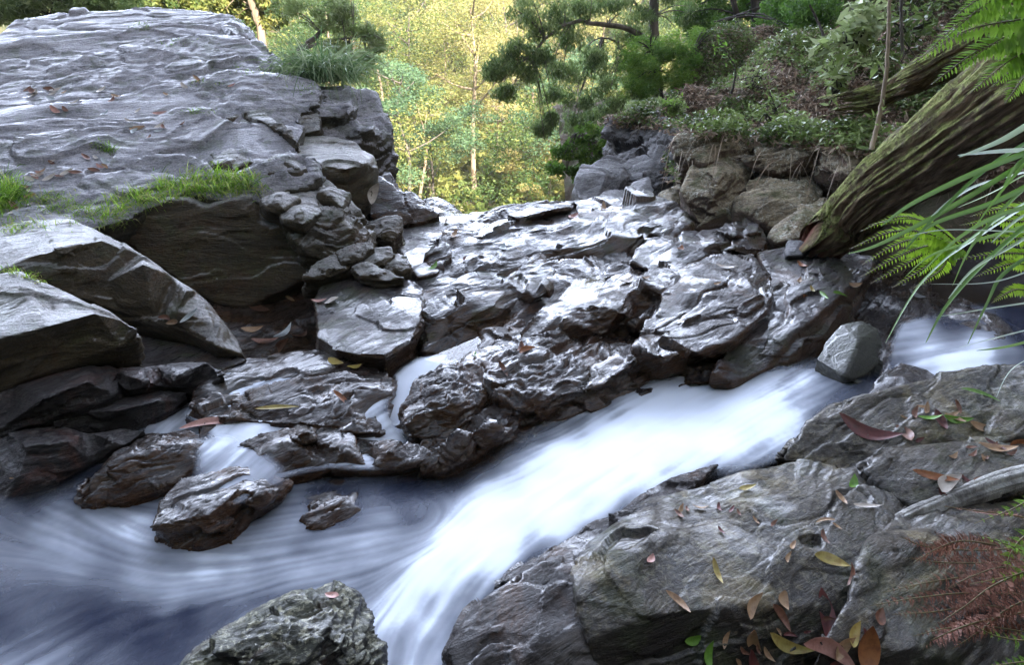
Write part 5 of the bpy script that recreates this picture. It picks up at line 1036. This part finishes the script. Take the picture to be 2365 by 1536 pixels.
for (tx, ty), (mx_, my_) in [((2190, 560), (2290, 550)), ((2215, 520), (2300, 510)), ((2200, 600), (2310, 585)), ((2250, 640), (2330, 610)), ((2240, 500), (2320, 480)), ((2290, 700), (2340, 670)), ((2310, 560), (2360, 530))]:
    fl.append(([(2440, my_ - 10, 1.98), (2380, my_, 1.96), (mx_, my_, 1.93), (tx, ty, 1.9)], .045, 38, 0, .7))
fern('fern', 'bright lime-green fern reaching in from the right over the stream', fl, M_FERN, M_STALK)
fl = []
for (tx, ty), (mx_, my_) in [((2100, 150), (2230, 70)), ((2140, 120), (2250, 30)), ((2150, 195), (2270, 110)), ((2210, 160), (2310, 90)), ((2240, 215), (2330, 140)), ((2180, 90), (2290, 0)), ((2290, 200), (2360, 140)), ((2200, 40), (2300, -30)), ((2320, 240), (2370, 170))]:
    fl.append(([(2460, my_ - 70, 1.72), (2400, my_ - 35, 1.72), (mx_, my_, 1.7), (tx, ty, 1.68)], .075, 48, 0, .7))
fern('fern', 'soft green fern fronds hanging in the top right corner', fl, M_FERNG, M_STALK)
fl = [([(2460, 1040 + 130, 1.42), (2400, 1150, 1.42), (2330, 1180, 1.42), (2250, 1210, 1.42)], .045, 13, 7, .6), ([(2460, 1300, 1.3), (2400, 1290, 1.3), (2330, 1260, 1.3), (2250, 1235, 1.3)], .05, 14, 8, .6), ([(2460, 1290, 1.32), (2400, 1305, 1.32), (2340, 1330, 1.3), (2240, 1350, 1.28)], .04, 13, 7, .55),
      ([(2460, 1225, 1.36), (2380, 1230, 1.36), (2330, 1290, 1.34), (2330, 1370, 1.3)], .035, 12, 7, .6), ([(2460, 1460, 1.15), (2380, 1480, 1.15), (2300, 1470, 1.15), (2240, 1440, 1.15)], .035, 12, 7, .3), ([(2460, 1520, 1.12), (2360, 1530, 1.12), (2280, 1540, 1.12)], .035, 12, 7, .3)]
fern('fern', 'small green bracken fronds at the lower right edge above the dead fern', fl, M_FERNG, M_STALK)
fl = []
for pts in [[(2460, 1245), (2300, 1270), (2150, 1265), (2080, 1240)], [(2460, 1290), (2300, 1300), (2180, 1300), (2100, 1290)], [(2440, 1340), (2280, 1330), (2150, 1345), (2040, 1370)], [(2440, 1380), (2260, 1370), (2130, 1380), (2010, 1400)], [(2440, 1430), (2280, 1400), (2150, 1415), (2060, 1420)], [(2460, 1480), (2300, 1450), (2200, 1450), (2110, 1470)],
            [(2440, 1400), (2250, 1440), (2150, 1480), (2090, 1500)], [(2460, 1330), (2330, 1310), (2250, 1330), (2190, 1360)], [(2440, 1210), (2330, 1190), (2250, 1180), (2180, 1170)], [(2460, 1360), (2340, 1400), (2260, 1460), (2200, 1500)], [(2300, 1260), (2220, 1250), (2160, 1270), (2110, 1300)], [(2420, 1300), (2300, 1350), (2230, 1400), (2170, 1440)]]:
    y0 = 1.44 - (pts[-1][1] - 1200) * .00075; fl.append(([(a, b, y0 + .02 * i) for i, (a, b) in enumerate(reversed(pts))][::-1], max(.05, .05), 24, 8, .45))
fern('fern', 'dead reddish-brown fern sprawled over the rocks in the lower right', fl, M_DEAD, M_STALK)
# strap-leaved plant
straps = [([(2430, 250), (2320, 320), (2215, 362)], .8, .016), ([(2430, 330), (2260, 395), (2110, 468), (2035, 522)], .35, .016), ([(2440, 330), (2210, 470), (2040, 560), (1958, 586)], .4, .014), ([(2430, 400), (2300, 465), (2160, 515), (2098, 560)], .35, .015),
          ([(2430, 430), (2270, 530), (2130, 650), (2045, 792)], .35, .013), ([(2430, 470), (2290, 590), (2190, 700), (2138, 792)], .35, .013), ([(2430, 560), (2320, 630), (2280, 700), (2235, 795)], .3, .010), ([(2430, 345), (2320, 348), (2212, 358)], .95, .016), ([(2440, 380), (2250, 430), (2150, 500)], .9, .015),
          ([(2440, 430), (2330, 500), (2180, 600)], .9, .015), ([(2440, 300), (2330, 420), (2240, 540)], .4, .013), ([(2430, 510), (2350, 560), (2250, 620), (2190, 690)], .75, .011), ([(2440, 460), (2300, 500), (2200, 560), (2120, 640)], .45, .012), ([(2440, 290), (2290, 380), (2160, 500), (2080, 590)], .3, .012),
          ([(2440, 400), (2360, 440), (2250, 560), (2200, 660)], .5, .011), ([(2440, 600), (2300, 650), (2150, 656)], .95, .0045), ([(2440, 690), (2300, 710), (2160, 733)], .95, .005), ([(2440, 745), (2320, 775), (2215, 803)], .95, .006), ([(2440, 770), (2330, 800), (2255, 810)], .6, .009), ([(2440, 800), (2340, 850), (2300, 920)], .9, .0035),
          ([(2440, 540), (2200, 530), (2100, 545)], .9, .004), ([(2440, 360), (2300, 440), (2210, 480)], .6, .012), ([(2440, 480), (2360, 500), (2290, 560)], .7, .013), ([(2440, 320), (2350, 380), (2300, 470)], .35, .012), ([(2440, 500), (2240, 560), (2150, 590), (2090, 640)], .55, .009)]
b = PY(2450, 480, 1.75); t = thing('strap_leaved_plant', 'long strap-leaved plant arching in from the right, some blades grey-white', 'plant', b)
for i, (pts, tn, wd) in enumerate(straps):
    y1 = 1.72 + (i % 5) * .03; P = curve([PY(u, v, y1 - .06 * k) for k, (u, v) in enumerate(pts)], 18)
    V, q, c = blades(P[None], [wd], [tn], .9); new_mesh('strap_leaf', V - b, q, leaf_mat('strap_leaf', [(.04, .10, .015), (.10, .22, .03), (.22, .34, .10), (.5, .58, .46)], .35, .35, .6) if i == 0 else bpy.data.materials['strap_leaf'], parent=t, attrs={'c': c})

# ------------------------------------------------------------------ single fallen leaves, each lying where it is seen
def leaf_flat(name, c, edge):
    t = NT(name); pos = t.n('ShaderNodeTexCoord').outputs['Object']; n1 = t.noise(pos, 60, 5, .7)
    col = t.mix(t.mapr(n1, .4, .7), c, edge); t.link(col, t.b.inputs['Base Color']); t.b.inputs['Roughness'].default_value = .4
    tr = t.n('ShaderNodeBsdfTranslucent'); t.link(col, tr.inputs[0]); mx = t.n('ShaderNodeMixShader'); mx.inputs[0].default_value = .2
    t.link(t.b.outputs[0], mx.inputs[1]); t.link(tr.outputs[0], mx.inputs[2]); t.link(mx.outputs[0], t.out.inputs[0]); return t.m
LM = {'brown': leaf_flat('brown_leaf', (.22, .10, .06), (.12, .05, .03)), 'red': leaf_flat('red_leaf', (.16, .045, .04), (.09, .03, .03)), 'tan': leaf_flat('tan_leaf', (.42, .27, .15), (.28, .16, .09)),
      'yellow': leaf_flat('yellow_leaf', (.42, .34, .10), (.3, .2, .05)), 'green': leaf_flat('green_leaf', (.16, .32, .04), (.1, .22, .03)), 'orange': leaf_flat('orange_leaf', (.36, .14, .05), (.2, .07, .03)),
      'pale': leaf_flat('pale_leaf', (.62, .56, .50), (.45, .38, .32)), 'silver': leaf_flat('silvery_leaf', (.5, .54, .55), (.36, .4, .42)), 'pink': leaf_flat('pinkish_leaf', (.5, .27, .22), (.35, .16, .13))}
def fallen_leaf(u, v, L, ang, colr, label, wr=.28, lift=.003, curl=.32, group=None):
    h = hit(u, v)
    if h is None: return
    if wr < .2: curl = .06
    p, n = h
    dist = np.linalg.norm(p - [0, 0, H]); Lw = L / F * dist * 1.15
    d2 = ray(u + math.cos(R(ang)) * 10, v - math.sin(R(ang)) * 10); d2 /= np.linalg.norm(d2)
    den = d2 @ n
    d = (p - np.array([0, 0, H])); 
    q = np.array([0, 0, H]) + d2 * ((d @ n) / den) if abs(den) > .12 else p + np.array([math.cos(R(ang)), math.sin(R(ang)), 0])
    tx = q - p; tx -= n * (tx @ n); tx /= np.linalg.norm(tx); ty = np.cross(n, tx)
    k = 13; f = np.linspace(0, 1, k); w = Lw * wr * .5 * np.sin(np.pi * f ** .85) ** .8 * np.where(f > .9, .9, 1) + .0004; x = (f - .5) * Lw; bend = curl * Lw * ((f - .5) ** 2) * 2.2
    side = rng.uniform(-.15, .15) * Lw * np.sin(np.pi * f); rows = []
    for s_ in (-1, -.5, 0, .5, 1): rows.append(p[None] + tx * x[:, None] + ty * (w * s_ + side)[:, None] + n * (lift + bend + abs(s_) * w * .35 + rng.uniform(0, .0006, k))[:, None])
    V = np.stack(rows, 1).reshape(-1, 3); i = np.arange(k * 5).reshape(k, 5); Q = np.stack([i[:-1, :-1], i[1:, :-1], i[1:, 1:], i[:-1, 1:]], -1).reshape(-1, 4)
    V2 = V - n * .0006; Q2 = Q[:, ::-1] + len(V)
    o = new_mesh('fallen_leaf', np.concatenate([V, V2]), np.concatenate([Q, Q2]), LM[colr], loc=p); tag(o, label, 'leaf', group); return o
LV = [(1215, 812, 40, 20, 'orange', 'bright orange curled leaf on the slick brown rock above the white water'), (1200, 805, 34, 75, 'brown', 'brown leaf standing up right behind the orange one', .35), (1158, 855, 38, -60, 'brown', 'brown leaf on the wet rock left of the orange one'), (1098, 822, 20, 60, 'green', 'small green leaf by the wet rock groove'),
      (595, 712, 62, -25, 'brown', 'long brown leaf at the upper side of the leaf pool'), (670, 690, 22, -30, 'tan', 'small tan leaf near the head of the leaf pool'), (583, 760, 40, 5, 'tan', 'narrow tan leaf at the left rim of the leaf pool'), (655, 768, 46, 40, 'silver', 'silvery bent leaf in the middle of the leaf pool'), (690, 778, 46, 15, 'brown', 'brown leaf half sunk beside the silvery one', .35), (645, 800, 44, 50, 'brown', 'speckled brown leaf in the lower part of the leaf pool', .35), (612, 790, 50, 3, 'brown', 'dark sunken leaf along the bottom of the leaf pool'),
      (767, 700, 34, 70, 'pale', 'round white leaf on the right rim of the leaf pool', .85), (738, 697, 30, 5, 'pink', 'pinkish leaf touching the round white one', .4), (775, 840, 34, -20, 'yellow', 'broad yellow leaf on the white wet rock', .7), (818, 850, 30, 10, 'yellow', 'pale yellow leaf beside the broad yellow one', .5), (497, 990, 120, 3, 'pink', 'long pink strip of bark or leaf across the wet white shelf', .13), (640, 945, 80, 3, 'yellow', 'long yellowish gum leaf on the white wet rock', .12), (785, 925, 44, -45, 'orange', 'curled rust-brown leaf on the dark edge of the broken flat rock', .25),
      (405, 745, 34, 10, 'tan', 'pale tan leaf in the crack below the sunken rock'), (385, 738, 30, -15, 'brown', 'brown leaf in the same crack, to the left'), (440, 730, 40, 40, 'silver', 'thin grey-green leaf beside the crack', .2),
      (1030, 425 + 90, 30, 70, 'pale', 'pale leaf at the edge of the brink ledge'), (863, 445, 44, 70, 'pale', 'pointed pale leaf leaning against the dark gap by the mossy boulder', .45), (1325, 503, 30, 30, 'pink', 'pink leaf on the top of the brink ledge', .5), (1390, 480, 34, 80, 'tan', 'tan leaf standing on the brink ledge'), (1162, 575, 34, 75, 'silver', 'silver leaf on the moss of the knobbly rock', .4), (1200, 580, 20, -30, 'pale', 'tiny pale leaf next to the silver one'), (1075, 600, 20, 70, 'red', 'small red leaf on the knobbly rock'), (1000, 618, 30, 45, 'green', 'fresh green leaf above the cleft', .4),
      (1050, 545, 36, 60, 'tan', 'tan leaf in the groove left of the brink ledge'), (1490, 645, 30, 10, 'tan', 'tan leaf lying on the shining ledge'), (1445, 650, 44, 20, 'pale', 'pale leaf in the puddle ledge', .35), (1568, 575, 26, 40, 'orange', 'small orange leaf on the dark hump', .4), (1680, 622, 50, -4, 'pale', 'long pale leaf on the stepped ledge', .25), (1655, 658, 24, 20, 'tan', 'tan leaf below the long pale one'),
      (1855, 615, 34, -25, 'orange', 'orange-brown leaf on the sloping ledge, nearest the log'), (1848, 652, 30, 80, 'tan', 'upright tan leaf on the sloping ledge'), (1875, 672, 26, -55, 'yellow', 'yellow leaf amid the scattered leaves of the sloping ledge'), (1905, 682, 34, -40, 'green', 'thin pale green leaf on the sloping ledge', .18), (1938, 682, 40, -15, 'green', 'second thin green leaf, at the right edge of the sloping ledge', .16), (1970, 662, 40, 5, 'tan', 'curved tan leaf by the fern tips'), (1855, 685, 26, 0, 'orange', 'small rust leaf at the left of the green ones'), (2115, 682, 30, -25, 'silver', 'white leaf in the shade under the fern', .4),
      (2005, 990, 105, -18, 'red', 'large dark red curled leaf on the knobbly rock', .26), (2090, 1010, 50, -45, 'brown', 'brown leaf right of the large dark red one', .35), (2170, 975, 42, -60, 'red', 'dull red leaf beneath the two green ones', .35), (2205, 968, 52, -5, 'green', 'green leaf on the right of the pair on the knobbly rock', .25), (2150, 968, 36, 3, 'green', 'green leaf on the left of the pair on the knobbly rock', .25), (2265, 990, 50, -15, 'tan', 'tan folded leaf near the right margin', .3), (2262, 915, 60, -18, 'green', 'slim green leaf on the pale top of the knobbly rock', .15), (2300, 1040, 60, -5, 'tan', 'broad tan leaf on the buff ledge', .3), (2350, 1020, 40, 10, 'orange', 'orange-brown leaf at the right margin above the buff ledge', .4),
      (2155, 1105, 70, -12, 'orange', 'long rust-coloured leaf above the pale root', .2), (2190, 1125, 60, 40, 'pale', 'pale curled leaf beside the rust-coloured one', .4), (1965, 1115, 34, 70, 'green', 'bright green leaf standing on the foreground rock', .4), (1725, 1132, 38, 15, 'yellow', 'small yellow-green leaf near the water edge of the foreground rock', .3), (1940, 1155, 34, -50, 'tan', 'tan leaf below the bright green one', .3), (2000, 1176, 50, -2, 'pale', 'narrow pale leaf on the foreground rock', .2), (1910, 1208, 46, 5, 'tan', 'thin straw-coloured leaf across the foreground rock', .14),
      (1915, 1302, 62, -18, 'yellow', 'yellow leaf on the brow of the massive foreground rock', .35), (1972, 1328, 40, 80, 'brown', 'narrow brown leaf on the massive rock, right of the yellow one', .25), (1502, 1295, 26, 60, 'pink', 'pink leaf on the left brow of the massive rock', .5), (1655, 1325, 52, -70, 'yellow', 'olive-yellow leaf hanging on the wet face of the massive rock', .2), (1562, 1398, 56, -42, 'tan', 'tan leaf on the wet black face, furthest left', .25), (1740, 1402, 56, 65, 'tan', 'tan leaf on the wet face, right of the centre', .3), (1745, 1480, 90, -72, 'tan', 'long tan-yellow leaf low on the wet face', .22), (1797, 1425, 56, -58, 'brown', 'brown leaf on the wet face between two tan ones', .25), (1813, 1390, 34, -80, 'tan', 'little broad tan leaf on the wet face', .5),
      (1897, 1440, 110, -80, 'red', 'big dark red leaf near the bottom right of the wet face', .25), (1820, 1480, 80, -22, 'yellow', 'brownish-yellow leaf at the bottom of the massive rock', .25), (1905, 1510, 110, -28, 'pink', 'long pink-brown leaf along the bottom edge', .25), (1600, 1472, 40, 15, 'green', 'curled lime leaf at the bottom of the wet face', .4), (1638, 1512, 50, 85, 'green', 'dark green leaf at the bottom edge', .3), (1750, 1540, 70, -60, 'red', 'purplish leaf cut by the bottom edge', .25),
      (1970, 1468, 50, 75, 'yellow', 'olive leaf by the dead fern', .35), (1945, 1495, 50, 50, 'tan', 'tan leaf in front of the olive one', .4), (2000, 1495, 80, 85, 'orange', 'large rust-brown leaf at the bottom under the dead fern', .45), (2028, 1428, 36, 80, 'brown', 'oval brown leaf under the dead fern', .5),
      (770, 1382, 34, -10, 'pink', 'pink leaf on the tip of the jagged bottom rock', .4), (30, 1105, 8, 0, 'tan', 'speck of leaf on the navy rock')]
for a in LV: fallen_leaf(*a[:6], *(a[6:] if len(a) > 6 else ()))
# small look-alike litter on the slab
for i in range(60):
    reg = [(60, 430, 60, 30), (130, 400, 70, 30), (230, 240, 120, 40), (480, 190, 90, 30), (240, 370, 60, 25), (100, 215, 60, 12), (380, 300, 120, 50), (30, 480, 40, 25)][rng.randint(8)]
    fallen_leaf(reg[0] + rng.normal() * reg[2] * .5, reg[1] + rng.normal() * reg[3] * .5, rng.uniform(14, 26), rng.uniform(-50, 50), ['pale', 'silver', 'pale', 'tan', 'brown', 'pink'][rng.randint(6)], 'small dry leaf scattered on the grey slab at upper left', .35, group='dry leaves scattered on the grey slab')

for i in range(46):
    reg = [(2250, 1045, 120, 25), (2200, 1110, 120, 30), (2000, 1470, 160, 60), (1850, 1250, 250, 60), (1600, 1180, 120, 20), (2200, 960, 120, 30), (1750, 1480, 160, 60)][rng.randint(7)]
    fallen_leaf(reg[0] + rng.normal() * reg[2] * .5, reg[1] + rng.normal() * reg[3] * .5, rng.uniform(14, 34), rng.uniform(-80, 80), ['brown', 'brown', 'tan', 'brown', 'red', 'tan'][rng.randint(6)], 'small dull brown leaf littering the right foreground rocks', .28, group='small brown leaves on the right foreground rocks')
# ================================================================== HAZE over the valley air
V = np.array([(x, y, z) for x in (-190, 210) for y in (-62, 425) for z in (-14, 135)], float)
hz_ = new_mesh('haze', V, [[0, 1, 3, 2], [4, 6, 7, 5], [0, 4, 5, 1], [2, 3, 7, 6], [0, 2, 6, 4], [1, 5, 7, 3]], bpy.data.materials.new('haze_air'), smooth=False)
m = hz_.data.materials[0]; m.use_nodes = True; m.node_tree.nodes.clear(); o_ = m.node_tree.nodes.new('ShaderNodeOutputMaterial'); vv = m.node_tree.nodes.new('ShaderNodeVolumePrincipled')
vv.inputs['Color'].default_value = (.95, .93, .85, 1); vv.inputs['Density'].default_value = .0008; vv.inputs['Anisotropy'].default_value = 0.2; m.node_tree.links.new(vv.outputs[0], o_.inputs['Volume'])
tag(hz_, 'thin pale haze in the air of the valley', 'haze', kind='stuff')
